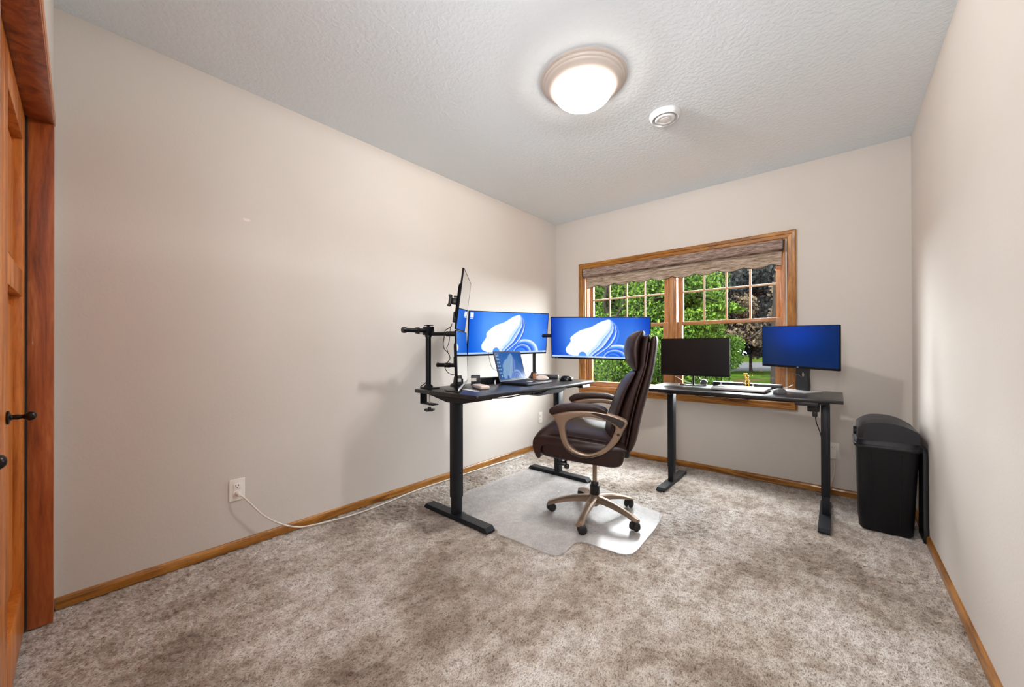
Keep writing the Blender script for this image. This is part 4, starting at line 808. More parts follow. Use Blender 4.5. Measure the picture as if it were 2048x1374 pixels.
def capsule(bm, a, b, r0, r1, n=10):
    a = Vector(a); b = Vector(b); d = (b-a); L_ = d.length; d.normalize(); tube(bm, [a-d*r0*0.8, a-d*r0*0.3, a, b, b+d*r1*0.3, b+d*r1*0.8], [r0*0.5, r0*0.9, r0, r1, r1*0.9, r1*0.5], n)
capsule(bm, (-0.008, 0, 0.010), (-0.006, 0.002, 0.030), 0.0045, 0.006); capsule(bm, (-0.006, 0.002, 0.030), (-0.003, 0, 0.048), 0.006, 0.007)
capsule(bm, (0.010, -0.004, 0.010), (0.009, -0.003, 0.030), 0.0045, 0.006); capsule(bm, (0.009, -0.003, 0.030), (0.004, 0, 0.048), 0.006, 0.007)
capsule(bm, (0.0, 0, 0.048), (-0.002, 0, 0.070), 0.009, 0.0105); capsule(bm, (-0.002, 0, 0.070), (-0.002, 0, 0.078), 0.0105, 0.006)
capsule(bm, (-0.004, -0.003, 0.086), (-0.003, -0.003, 0.091), 0.006, 0.006)
capsule(bm, (0.007, 0.0, 0.074), (-0.004, -0.010, 0.084), 0.0045, 0.0035); capsule(bm, (-0.004, -0.010, 0.084), (-0.016, -0.004, 0.092), 0.0035, 0.003)
capsule(bm, (-0.011, 0, 0.074), (-0.018, -0.002, 0.083), 0.0045, 0.0035); capsule(bm, (-0.018, -0.002, 0.083), (-0.017, -0.003, 0.093), 0.0035, 0.003)
fg = obj('golfer_figurine', bm, 'gold', None, 60); fg.location = (1.902, 3.272, Z2); tag(fg, 'tiny gold golfer trophy figure mid-swing behind the silver laptop', 'figurine'); fg.scale = (1.15, 1.15, 1.15)
bm = NB(); tube(bm, [(-0.017, -0.004, 0.094), (0.004, 0.0, 0.088), (0.028, 0.004, 0.082)], 0.0012, 6); box(bm, 0.026, 0.031, 0.001, 0.007, 0.078, 0.084, 0.001); obj('golf_club', bm, 'gold', fg)
bm = NB(); lathe(bm, [(0, 0), (0.018, 0), (0.018, 0.006), (0.013, 0.009), (0, 0.009)], 20); obj('pedestal', bm, 'gold', fg)
thing('usb_cable', lambda bm: tube(bm, smoothpts([(-0.075, 0.0, 0.058), (-0.03, 0.0, 0.035), (0.0, 0.0, 0.018), (0.05, 0.0, 0.012)], 5), 0.002, 6), 'white', (1.44, 3.345, Z2), 0, 'thin white cable curving down behind the dark monitor', 'cable', 80)
thing('usb_cable', lambda bm: tube(bm, smoothpts([(-0.035, 0.0, 0.004), (0.0, 0.0, 0.014), (0.035, 0.01, 0.034)], 5), 0.0025, 6), 'white', (2.135, 3.345, Z2), 0, 'thin white cable rising beside the thick monitor stand', 'cable', 80)

# ------------------------------------------------------------------ chair mat
mp = [(1.57, 2.443), (1.595, 2.3), (1.606, 2.183), (1.612, 2.042), (1.618, 1.93), (1.612, 1.875), (1.590, 1.845), (1.555, 1.832), (1.485, 1.825), (1.400, 1.822), (1.356, 1.812), (1.334, 1.782), (1.336, 1.728), (1.342, 1.662), (1.335, 1.622), (1.305, 1.598), (1.252, 1.592), (1.22, 1.592), (1.066, 1.590), (0.950, 1.581), (0.915, 1.612), (0.80, 1.63), (0.55, 1.66), (0.345, 1.87), (0.345, 1.95), (0.350, 2.2), (0.350, 2.50), (0.36, 2.615), (0.95, 2.620), (1.108, 2.60), (1.30, 2.53), (1.45, 2.47)]
mx, my = 1.2, 2.1
bm = NB(); slab(bm, [(a-mx, b-my) for a, b in mp[::-1]], 0.001, 0.0055, 0.001, XY, 1); cm = obj('chair_mat', bm, 'chairmat', None, 30); cm.location = (mx, my, 0.001); tag(cm, 'translucent frosted plastic chair mat with a lip under the office chair', 'chair mat')

# ------------------------------------------------------------------ office chair (local x = facing direction, y = chair's left, z up)
ca = R(180+20.5); CH = empty('office_chair', (1.246, 2.160, 0.0055), ca); tag(CH, 'brown leather executive office chair with champagne arms and five casters', 'office chair')
def yp(y0, y1): return y0, y1
ZC = -0.0055
def cpart(name, outline, y0, y1, r, m, seg=5, par=None, smooth=60, bulge=0.0, label=None):
    bm = NB(); slab(bm, [(a, b+ZC) for a, b in outline], y0, y1, r, XZ, seg)
    if bulge:
        cen = Vector((sum(a for a, b in outline)/len(outline), 0, sum(b for a, b in outline)/len(outline)))
    o = obj(name, bm, m, par or CH, smooth)
    if label: o['label'] = label
    return o
def pad_grid(name, outline_fn, ys, m, par=None, smooth=70, label=None):
    """rings of (x,z) outlines at successive y; outline_fn(y)->list"""
    bm = NB(); rings = [[bm.verts.new((a, y, b+ZC)) for a, b in outline_fn(y)] for y in ys]; n = len(rings[0])
    for A, B in zip(rings, rings[1:]):
        for k in range(n): bm.faces.new((A[k], A[(k+1) % n], B[(k+1) % n], B[k]))
    bm.faces.new(rings[0][::-1]); bm.faces.new(rings[-1]); o = obj(name, bm, m, par or CH, smooth)
    if label: o['label'] = label
    return o
# base star
wheels = [(0.991, 1.981), (1.32, 1.864), (1.561, 2.099), (1.366, 2.45), (0.993, 2.446)]
inv_ch = Matrix.Rotation(-ca, 4, 'Z') @ Matrix.Translation((-1.246, -2.160, 0))
ang0 = []
for wx, wy in wheels:
    p = inv_ch @ Vector((wx, wy, 0)); ang0.append(math.atan2(p.y, p.x))
# regular star fitted to the measured casters
base = ang0[0]; srt = sorted([(a-base) % (2*math.pi) for a in ang0]); off = sum(s-k*2*math.pi/5 for k, s in enumerate(srt))/5
for k in range(5):
    a = base+off+k*2*math.pi/5; ca_, sa = math.cos(a), math.sin(a)
    bm = NB(); sec = []
    for t in [0, 0.15, 0.35, 0.55, 0.75, 0.90, 1.0]:
        rr_ = 0.03+0.265*t; zt = 0.126-0.010*t-0.052*t*t+0.0; hw = 0.026-0.010*t+ (0.006 if t > 0.85 else 0); th = 0.040-0.018*t
        sec.append((rr_, zt, hw, th))
    rings = []
    for (rr_, zt, hw, th) in sec:
        loop = [(-hw*0.55, zt), (hw*0.55, zt), (hw, zt-0.010), (hw*0.85, zt-th), (-hw*0.85, zt-th), (-hw, zt-0.010)]
        rings.append([bm.verts.new((rr_*ca_-s*sa, rr_*sa+s*ca_, z)) for s, z in loop])
    for A, B in zip(rings, rings[1:]):
        for j in range(6): bm.faces.new((A[j], A[(j+1) % 6], B[(j+1) % 6], B[j]))
    bm.faces.new(rings[0][::-1]); bm.faces.new(rings[-1]); obj('base_leg', bm, 'bronze', CH, 50)
    # caster: stem + hood + two wheels; swivelled
    px, py = 0.283*ca_, 0.283*sa; sw = a+R((35, -60, 80, 20, 140)[k]); off_ = 0.012
    wxp, wyp = px-off_*math.cos(sw), py-off_*math.sin(sw)
    mt = Matrix.Translation((wxp, wyp, 0.026)) @ Matrix.Rotation(sw, 4, 'Z')
    bm = NB(); tube(bm, [(px, py, 0.045), (px, py, 0.066)], 0.008, 10)
    hv = []; 
    g = NB(); pr = [(0.0275*math.cos(t), 0.0275*math.sin(t)) for t in [R(q) for q in range(-20, 201, 20)]]+[(-0.012, 0.0), (0.0, 0.01), (0.012, 0.0)]
    slab(g, pr, -0.008, 0.008, 0.002, XZ, 1); bmesh.ops.transform(g, matrix=mt, verts=g.verts); me = bpy.data.meshes.new('t'); g.to_mesh(me); g.free(); bm.from_mesh(me); bpy.data.meshes.remove(me)
    cs_ = obj('caster', bm, 'rubber', CH)
    for s in (-1, 1):
        g = NB(); lathe(g, [(0, 0), (0.020, 0), (0.0245, 0.002), (0.026, 0.006), (0.0255, 0.012), (0.020, 0.0165), (0.010, 0.018), (0, 0.018)], 22, (0, 0.0085, 0), 'y')
        if s < 0: bmesh.ops.scale(g, vec=(1, -1, 1), verts=g.verts)
        bmesh.ops.transform(g, matrix=mt, verts=g.verts); obj('wheel', g, 'rubber', cs_, 50)
bm = NB(); lathe(bm, [(0, 0.070), (0.030, 0.070), (0.036, 0.085), (0.036, 0.128), (0.031, 0.132), (0, 0.132)], 28); obj('hub', bm, 'bronze', CH)
bm = NB(); lathe(bm, [(0, 0.060), (0.020, 0.060), (0.021, 0.071), (0.028, 0.129), (0.030, 0.132), (0.030, 0.185), (0.027, 0.189), (0.024, 0.190), (0.024, 0.206), (0.020, 0.212), (0, 0.212)], 28); tag(obj('column_sleeve', bm, 'black', CH), 'black plastic column sleeve')
bm = NB(); lathe(bm, [(0, 0.20), (0.0135, 0.20), (0.0135, 0.40), (0, 0.40)], 20); tag(obj('gas_lift', bm, 'bronze', CH), 'metal gas lift rod')
bm = NB(); box(bm, -0.12, 0.14, -0.07, 0.07, 0.372, 0.412, 0.008); obj('tilt_mechanism', bm, 'black', CH)
bm = NB(); lathe(bm, [(0, 0.335), (0.020, 0.335), (0.024, 0.345), (0.024, 0.376), (0, 0.376)], 18, (0.075, 0, 0)); obj('tension_knob', bm, 'black', CH)
bm = NB(); tube(bm, [(0.12, 0.07, 0.385), (0.14, 0.16, 0.378), (0.15, 0.20, 0.372)], 0.006, 8); box(bm, 0.135, 0.185, 0.185, 0.225, 0.355, 0.375, 0.008); box(bm, 0.12, 0.15, 0.19, 0.215, 0.335, 0.362, 0.008); obj('height_lever', bm, 'black', CH)
# seat: lower pad and upper cushion that waterfalls over the front
def roundpoly(pts, r, seg=4):
    out = []; n = len(pts)
    for i in range(n):
        a, b, c = Vector(pts[i-1]), Vector(pts[i]), Vector(pts[(i+1) % n]); d1 = (a-b); d2 = (c-b)
        q1 = b+d1.normalized()*min(r, d1.length*0.45); q2 = b+d2.normalized()*min(r, d2.length*0.45)
        for k in range(seg+1): t = k/seg; p = q1*(1-t)**2+b*2*t*(1-t)+q2*t*t; out.append((p.x, p.y))
    return out
low = roundpoly([(0.278, 0.505), (0.276, 0.418), (0.10, 0.400), (-0.14, 0.384), (-0.19, 0.405), (-0.195, 0.500)], 0.035)
cpart('seat_base', low, -0.266, 0.266, 0.022, 'leather', 6)
def seat_out(y):
    s = min(1.0, abs(y)/0.276); e = 0; cr = 0.030*(1-s*s); dp = -0.016*math.exp(-(y/0.10)**2)
    inn = 0.024*(s**10)
    fi = inn*0.30
    pts = [(0.302-fi, 0.410), (0.320-fi, 0.440), (0.330-fi, 0.480), (0.324-fi, 0.520), (0.298-fi, 0.552+cr*0.5-inn*0.6), (0.24, 0.564+cr*0.9-inn), (0.12, 0.560+cr+dp*0.4-inn), (0.0, 0.550+cr+dp-inn), (-0.12, 0.538+cr+dp-inn), (-0.19, 0.527+cr-inn), (-0.205, 0.490), (-0.10, 0.480), (0.05, 0.482), (0.19, 0.487), (0.256, 0.486), (0.274, 0.466), (0.276, 0.435), (0.278, 0.412)]
    return c2(pts, 3)
ys = [-0.276, -0.274, -0.262, -0.225, -0.18, -0.12, -0.06, 0, 0.06, 0.12, 0.18, 0.225, 0.262, 0.274, 0.276]
seat = pad_grid('seat_cushion', seat_out, ys, 'leather')
for s in (-1, 1):
    pl = [(0.255, s*0.262, 0.546+ZC), (0.18, s*0.264, 0.553+ZC), (0.05, s*0.264, 0.545+ZC), (-0.10, s*0.264, 0.531+ZC)]
    bm = NB(); tube(bm, smoothpts(pl, 4), 0.0035, 8); obj('piping', bm, 'leather', seat, 80)
# backrest layers
def back_pad(name, front, rear, hw, m='leather', n=14, crown=0.03, edge=0.02, label=None, side=0.0):
    """front/rear: lists of (x,z) of equal length bottom->top; pad between them, crowned across"""
    F = smoothpts([(a, b, 0) for a, b in front], 5); G = smoothpts([(a, b, 0) for a, b in rear], 5)
    bm = NB(); nR = 40; rings = []; nF = len(F); e_ = 0.55
    for k in range(nF):
        c_ = (F[k]+G[k])/2; hf = (F[k]-G[k])/2; t = min(k, nF-1-k)/3.0; sh = math.sqrt(max(0.0, 1-(1-min(t, 1))**2)); sh = 0.30+0.70*sh; sw_ = 0.93+0.07*sh; ring = []
        for j in range(nR):
            a_ = 2*math.pi*j/nR; cs, sn = math.cos(a_), math.sin(a_); yq = math.copysign(abs(cs)**e_, cs); q = math.copysign(abs(sn)**e_, sn)
            cr_ = min(crown, 1.1*hf.length)*(0.5+0.5*sh); p = c_+hf*(q*sh); ring.append(bm.verts.new((p.x-cr_*yq*yq*(0.5+0.5*q), hw*sw_*yq, p.y+ZC)))
        rings.append(ring)
    for A, B in zip(rings, rings[1:]):
        for j in range(nR): bm.faces.new((A[j], A[(j+1) % nR], B[(j+1) % nR], B[j]))
    bm.faces.new(rings[0][::-1]); bm.faces.new(rings[-1])
    o = obj(name, bm, m, CH, 70)
    if label: o['label'] = label
    return o
shellF = [(-0.200, 0.478), (-0.215, 0.55), (-0.235, 0.66), (-0.268, 0.80), (-0.305, 0.93), (-0.322, 1.02), (-0.330, 1.085), (-0.335, 1.118)]
shellR = [(-0.232, 0.468), (-0.258, 0.53), (-0.287, 0.669), (-0.324, 0.814), (-0.352, 0.93), (-0.366, 1.02), (-0.374, 1.09), (-0.368, 1.124)]
back_pad('back_shell', shellF, shellR, 0.242, crown=0.0, edge=0.004)
midF = [(-0.125, 0.480), (-0.130, 0.56), (-0.150, 0.67), (-0.196, 0.80), (-0.248, 0.915), (-0.262, 0.96), (-0.268, 1.04), (-0.282, 1.105), (-0.300, 1.128)]
midR = [(-0.205, 0.474), (-0.218, 0.55), (-0.238, 0.66), (-0.270, 0.80), (-0.303, 0.915), (-0.312, 0.96), (-0.322, 1.04), (-0.330, 1.10), (-0.335, 1.130)]
back_pad('side_bolster', midF, midR, 0.240, crown=0.022, edge=0.012)
lumF = [(-0.085, 0.520), (-0.070, 0.56), (-0.080, 0.63), (-0.108, 0.72), (-0.140, 0.81), (-0.180, 0.88), (-0.222, 0.918)]
lumR = [(-0.150, 0.515), (-0.150, 0.56), (-0.162, 0.63), (-0.185, 0.72), (-0.215, 0.81), (-0.250, 0.885), (-0.262, 0.925)]
back_pad('back_cushion', lumF, lumR, 0.212, crown=0.040, edge=0.020)
hdF = [(-0.232, 0.922), (-0.198, 0.960), (-0.182, 1.010), (-0.180, 1.060), (-0.195, 1.110), (-0.235, 1.145), (-0.268, 1.152)]
hdR = [(-0.270, 0.922), (-0.275, 0.960), (-0.280, 1.010), (-0.285, 1.060), (-0.292, 1.105), (-0.300, 1.135), (-0.302, 1.150)]
back_pad('headrest', hdF, hdR, 0.205, crown=0.045, edge=0.014)
for yy in (-0.07, 0.07):
    bm = NB(); pts = [(a-0.004-0.040*(yy/0.212)**2+0.004, yy, b+ZC) for a, b in lumF[1:-1]]; tube(bm, smoothpts(pts, 4), 0.003, 6); obj('seam', bm, 'darkinsert', CH, 80)
for s in (-1, 1):
    bm = NB(); pts = [(a+0.002, s*0.238, b+ZC) for a, b in shellF[:-1]]; tube(bm, smoothpts(pts, 4), 0.0045, 8); obj('piping', bm, 'leather', CH, 80)
bm = NB(); box(bm, -0.215, -0.12, -0.11, 0.11, 0.400, 0.480, 0.012); obj('back_bracket', bm, 'black', CH)
# arms
outer = [(0.213, 0.668), (0.150, 0.690), (0.085, 0.702), (-0.033, 0.706), (-0.132, 0.692), (-0.214, 0.662), (-0.207, 0.630), (-0.194, 0.603), (-0.166, 0.544), (-0.117, 0.490), (-0.061, 0.456), (0.011, 0.438), (0.070, 0.446), (0.120, 0.476), (0.150, 0.533), (0.166, 0.600), (0.184, 0.640)]
innr = [(0.122, 0.612), (0.140, 0.640)]
inner = [(0.105, 0.640), (0.122, 0.612), (0.120, 0.560), (0.098, 0.505), (0.048, 0.472), (-0.003, 0.464), (-0.061, 0.484), (-0.118, 0.533), (-0.146, 0.590), (-0.150, 0.622), (-0.120, 0.645), (-0.080, 0.660), (-0.018, 0.671), (0.050, 0.664)]
def ring_part(name, outer, inner, y0, y1, m, par, r=0.006):
    cx_, cz_ = -0.01, 0.57; n = 72
    def resample(loop):
        L_ = c2(loop, 8); res = []
        for k in range(n):
            a = 2*math.pi*k/n; d = (math.cos(a), math.sin(a)); best = None
            for i in range(len(L_)):
                p = (L_[i][0]-cx_, L_[i][1]-cz_); q = (L_[(i+1) % len(L_)][0]-cx_, L_[(i+1) % len(L_)][1]-cz_); e = (q[0]-p[0], q[1]-p[1]); den = d[0]*e[1]-d[1]*e[0]
                if abs(den) < 1e-12: continue
                t = (p[0]*e[1]-p[1]*e[0])/den; s = (p[0]*d[1]-p[1]*d[0])/den
                if t > 0 and -1e-9 <= s <= 1+1e-9 and (best is None or t > best): best = t
            res.append((cx_+d[0]*best, cz_+d[1]*best))
        return res
    O = resample(outer); I = resample(inner); bm = NB(); sgn = 1
    def mixp(a, b, t): return (a[0]+(b[0]-a[0])*t, a[1]+(b[1]-a[1])*t)
    prof = [(0.0, 0.25), (0.0, 0.75), (0.12, 0.97), (0.30, 1.0), (0.70, 1.0), (0.88, 0.97), (1.0, 0.75), (1.0, 0.25), (0.88, 0.03), (0.70, 0.0), (0.30, 0.0), (0.12, 0.03)]
    rings = [[bm.verts.new((mixp(O[k], I[k], u)[0], y0+(y1-y0)*v, mixp(O[k], I[k], u)[1]+ZC)) for (u, v) in prof] for k in range(n)]
    for k in range(n):
        A, B = rings[k], rings[(k+1) % n]
        for j in range(len(prof)): bm.faces.new((A[j], A[(j+1) % len(prof)], B[(j+1) % len(prof)], B[j]))
    return obj(name, bm, m, par, 60)
for s in (-1, 1):
    ya_, yb_ = (0.266, 0.302) if s > 0 else (-0.302, -0.266)
    fr = ring_part('arm_frame', outer, inner, ya_, yb_, 'bronze', CH)
    yo = 0.3025*s
    ins = [(-0.018, 0.694), (-0.090, 0.690), (-0.150, 0.676), (-0.200, 0.655), (-0.192, 0.628), (-0.178, 0.618), (-0.150, 0.640), (-0.100, 0.664)]
    bm = NB(); slab(bm, [(a, b+ZC) for a, b in c2(ins, 3)], min(yo-0.002, yo+0.002), max(yo-0.002, yo+0.002), 0.001, XZ, 1); tag(obj('arm_inlay', bm, 'darkinsert', fr), 'dark inlay on the arm')
    ins = [(0.130, 0.500), (0.095, 0.472), (0.040, 0.456), (-0.010, 0.452), (-0.065, 0.470), (-0.055, 0.462), (0.0, 0.445), (0.055, 0.446), (0.105, 0.470)]
    bm = NB(); slab(bm, [(a, b+ZC) for a, b in c2(ins, 3)], min(yo-0.002, yo+0.002), max(yo-0.002, yo+0.002), 0.001, XZ, 1); tag(obj('arm_inlay', bm, 'darkinsert', fr), 'dark inlay on the arm')
    bm = NB(); lathe(bm, [(0, 0), (0.0075, 0), (0.0075, 0.0035*s), (0.004, 0.004*s), (0, 0.004*s)], 16, (-0.168, 0.3015*s, 0.585+ZC), 'y'); tag(obj('bolt_cover', bm, 'black', fr), 'round dark bolt cover')
    pad = [(0.214, 0.690), (0.205, 0.710), (0.165, 0.728), (0.08, 0.738), (-0.033, 0.738), (-0.085, 0.726), (-0.108, 0.708), (-0.100, 0.698), (-0.033, 0.708), (0.085, 0.704), (0.150, 0.692), (0.200, 0.676)]
    bm = NB(); slab(bm, [(a, b+ZC) for a, b in c2(pad, 4)], 0.248 if s > 0 else -0.318, 0.318 if s > 0 else -0.248, 0.0085, XZ, 4); obj('arm_pad', bm, 'leather', CH, 70)
    bm = NB(); box(bm, -0.03, 0.05, min(s*0.20, s*0.275), max(s*0.20, s*0.275), 0.432, 0.455, 0.006); box(bm, -0.20, -0.15, min(s*0.22, s*0.272), max(s*0.22, s*0.272), 0.565, 0.600, 0.006); obj('arm_bracket', bm, 'black', CH)

# ------------------------------------------------------------------ bin and the black panel behind it
BN = empty('trash_can', (2.620, 3.165, 0), 0); tag(BN, 'tall black plastic trash can with swing lid in the right corner', 'trash can')
x_, y_ = 2.620, 3.165
def bring(w0, w1, y0, y1, z, r, seg=5): return [(a, b, z) for a, b in rrect(w0-x_, w1-x_, y0-y_, y1-y_, r, seg)]
def loft(bm, rings, capb=True, capt=True):
    VV = [[bm.verts.new(p) for p in r_] for r_ in rings]; n = len(VV[0])
    for A, B in zip(VV, VV[1:]):
        for k in range(n): bm.faces.new((A[k], A[(k+1) % n], B[(k+1) % n], B[k]))
    if capb: bm.faces.new(VV[0][::-1])
    if capt: bm.faces.new(VV[-1])
bm = NB(); loft(bm, [bring(2.512, 2.722, 3.018, 3.30, 0.0, 0.035), bring(2.504, 2.728, 3.010, 3.31, 0.010, 0.04), bring(2.494, 2.748, 2.985, 3.345, 0.46, 0.045), bring(2.492, 2.750, 2.983, 3.347, 0.487, 0.045)], True, True); obj('body', bm, 'bin', BN, 40)
bm = NB()
for xx in (2.558, 2.672):
    tube(bm, [((xx+(0.0 if False else 0))-x_, 3.0095-y_, 0.03), (xx-x_+(-0.003 if xx < 2.6 else 0.004), 2.9845-y_, 0.46)], 0.003, 6)
obj('body_rib', bm, 'bin', BN)
bm = NB(); loft(bm, [bring(2.484, 2.757, 2.975, 3.355, 0.478, 0.05), bring(2.480, 2.761, 2.971, 3.359, 0.484, 0.052), bring(2.480, 2.761, 2.971, 3.359, 0.494, 0.052), bring(2.485, 2.756, 2.976, 3.354, 0.500, 0.05)]); obj('rim', bm, 'binlid', BN, 40)
bm = NB(); loft(bm, [bring(2.486, 2.755, 2.977, 3.353, 0.499, 0.048), bring(2.490, 2.752, 2.981, 3.349, 0.520, 0.046), bring(2.494, 2.748, 2.985, 3.345, 0.526, 0.045)]); obj('lid', bm, 'binlid', BN, 40)
# swing flap: vertical skirts with a broad domed top
bm = NB(); nU, nV = 32, 8; rows = []
for j in range(nV+1):
    v = j/nV; yy = 2.990+(3.338-2.990)*v; row = []
    for i in range(nU+1):
        u = i/nU; xx = 2.500+(2.745-2.500)*u; d = max(0.0, 1-abs((u-0.45)/(0.45 if u < 0.45 else 0.55))**(3.0 if u < 0.45 else 2.3))
        e_ = 1-0.25*abs(2*v-1)**5
        row.append(bm.verts.new((xx-x_, yy-y_, 0.586+0.056*d*e_)))
    rows.append(row)
for A, B in zip(rows, rows[1:]):
    for i in range(nU): bm.faces.new((A[i], A[i+1], B[i+1], B[i]))
rim_ = rows[0]+[r_[-1] for r_ in rows[1:]]+rows[-1][-2::-1]+[r_[0] for r_ in rows[-2:0:-1]]
cx_, cy2 = 2.622-x_, 3.164-y_
low_ = [bm.verts.new((v.co.x+(0.004 if v.co.x > cx_ else -0.004), v.co.y+(0.004 if v.co.y > cy2 else -0.004), 0.524)) for v in rim_]
for i in range(len(rim_)): j = (i+1) % len(rim_); bm.faces.new((rim_[i], rim_[j], low_[j], low_[i]))
obj('swing_flap', bm, 'binlid', BN, 40)
bm = NB(); lathe(bm, [(0, -0.01), (0.022, -0.01), (0.024, -0.004), (0.024, 0.010), (0, 0.012)], 20, (2.492-x_, 3.165-y_, 0.545), 'x'); obj('pivot_boss', bm, 'binlid', BN)
bm = NB(); box(bm, 2.502-x_, 2.522-x_, 2.984-y_, 2.9885-y_, 0.535, 0.578, 0.001); tag(obj('lid_recess', bm, 'slot', BN), 'dark recess in the lid')
thing('black_panel', lambda bm: slab(bm, [(-0.012, 0.0), (0.16, 0.0), (0.16, 0.48), (0.12, 0.50), (0.02, 0.50), (0.0, 0.46), (0.0, 0.09), (-0.012, 0.07)], -0.010, 0.010, 0.003, YZ, 2), 'bin', (2.7685, 3.0, 0.0), 0, 'thin upright black panel between the trash can and the right wall', 'panel')

# ------------------------------------------------------------------ outdoors
G0 = -0.62
rv = Vector((0.76, 0.65, 0)); fv = Vector((-0.65, 0.76, 0))
def strip(name, d0, d1, z, m, label, s0=-60, s1=60, bumps=False):
    bm = NB(); nS = 30; rows = []
    for d in (d0, (d0+d1)/2, d1):
        rows.append([bm.verts.new(Vector((CX, 0, z))+fv*d+rv*(s0+(s1-s0)*i/nS)) for i in range(nS+1)])
    low = [[bm.verts.new(v.co-Vector((0, 0, 0.3))) for v in r_] for r_ in rows]
    for A, B in zip(rows, rows[1:]):
        for i in range(nS): bm.faces.new((A[i], A[i+1], B[i+1], B[i]))
    for i in range(nS): bm.faces.new((rows[0][i], rows[0][i+1], low[0][i+1], low[0][i]))
    o = obj(name, bm, m, None, None); tag(o, label, kind='structure')
bm = NB(); vs = [bm.verts.new(v) for v in ((-45, YB+0.15, G0), (45, YB+0.15, G0))]
far = [bm.verts.new(Vector((CX, 0, G0))+fv*27.5+rv*s) for s in (60, -60)]; bm.faces.new(vs+far); o = obj('lawn', bm, 'grass', None, None); tag(o, 'near green lawn outside the window', kind='structure')
strip('road', 27.5, 43.0, G0-0.02, 'road', 'pale grey road beyond the near lawn')
strip('curb', 43.0, 44.5, G0+0.02, mat('concrete', (0.014, 0.014, 0.0135), 1.0, spec=0), 'pale curb at the far side of the road')
strip('lawn_far', 44.5, 85.0, G0+0.0, 'grass', 'far lawn across the road')
strip('road_far', 85.0, 120.0, G0+0.05, 'road', 'second pale road in the distance')
strip('lawn_distance', 120.0, 200.0, G0+0.1, 'grass', 'distant ground')

def leaves(centers, radii, n, size, seed, flat=0.5, droop=0.0):
    """n leaf quads scattered in ellipsoid clumps; returns V,F"""
    r = np.random.default_rng(seed); centers = np.array(centers, float); radii = np.array(radii, float)
    vol = radii.prod(1)**0.8; k = r.choice(len(centers), n, p=vol/vol.sum())
    d = r.normal(size=(n, 3)); d /= np.linalg.norm(d, axis=1)[:, None]; rad = r.random(n)**0.42
    P_ = centers[k]+d*rad[:, None]*radii[k]
    nr = r.normal(size=(n, 3))*np.array([1, 1, flat])+d*0.6; nr /= np.linalg.norm(nr, axis=1)[:, None]
    a = np.cross(nr, r.normal(size=(n, 3))); a /= np.linalg.norm(a, axis=1)[:, None]; b = np.cross(nr, a)
    s = size*(0.6+0.8*r.random(n))[:, None]; L_ = a*s; W_ = b*s*0.45
    V = np.stack([P_-L_, P_-W_+L_*0.1, P_+L_, P_+W_+L_*0.1], 1).reshape(-1, 3); F = np.arange(4*n).reshape(n, 4); return V, F
def at(px, depth, z):
    return Vector((CX, 0, 0))+fv*depth+rv*((px-1024)/761.24*depth)+Vector((0, 0, z))
def zpx(py, depth): return CZ+(694.4-py)*depth/761.24
def tree(name, base, label, cat, trunk, branches, clumps, nleaf, lsize, lm, seed, group=None, extra=None):
    t = empty(name, base); tag(t, label, cat, group)
    if trunk:
        bm = NB(); tube(bm, [Vector(p)-base for p in trunk[0]], trunk[1], 9); obj('trunk', bm, 'bark', t, 60)
    for pts, rr_ in branches:
        bm = NB(); q = smoothpts([Vector(p)-base for p in pts], 4); tube(bm, q, [rr_[0]+(rr_[1]-rr_[0])*i/(len(q)-1) for i in range(len(q))], 6); obj('branch', bm, 'bark', t, 60)
    V, F = leaves([Vector(c)-base for c, r_ in clumps], [r_ for c, r_ in clumps], nleaf, lsize, seed)
    f = fastmesh('foliage', V, F, lm, t); f['kind'] = 'stuff'
    if extra:
        V, F = leaves([Vector(c)-base for c, r_ in extra[0]], [r_ for c, r_ in extra[0]], extra[1], extra[2], seed+5)
        f = fastmesh('painted_highlight_foliage', V, F, extra[3], t); f['kind'] = 'stuff'; f['label'] = 'leaves coloured paler to look sunlit'  # leaf highlights put into the colour: a paler set over the dark foliage
    return t
def clump_cloud(n, px0, px1, d0, d1, py0, py1, r0, r1, seed):
    q = random.Random(seed); out = []
    for _ in range(n):
        d = d0+(d1-d0)*q.random(); out.append((at(px0+(px1-px0)*q.random(), d, zpx(py0+(py1-py0)*q.random(), d)), tuple([r0+(r1-r0)*q.random()]*3)))
    return out
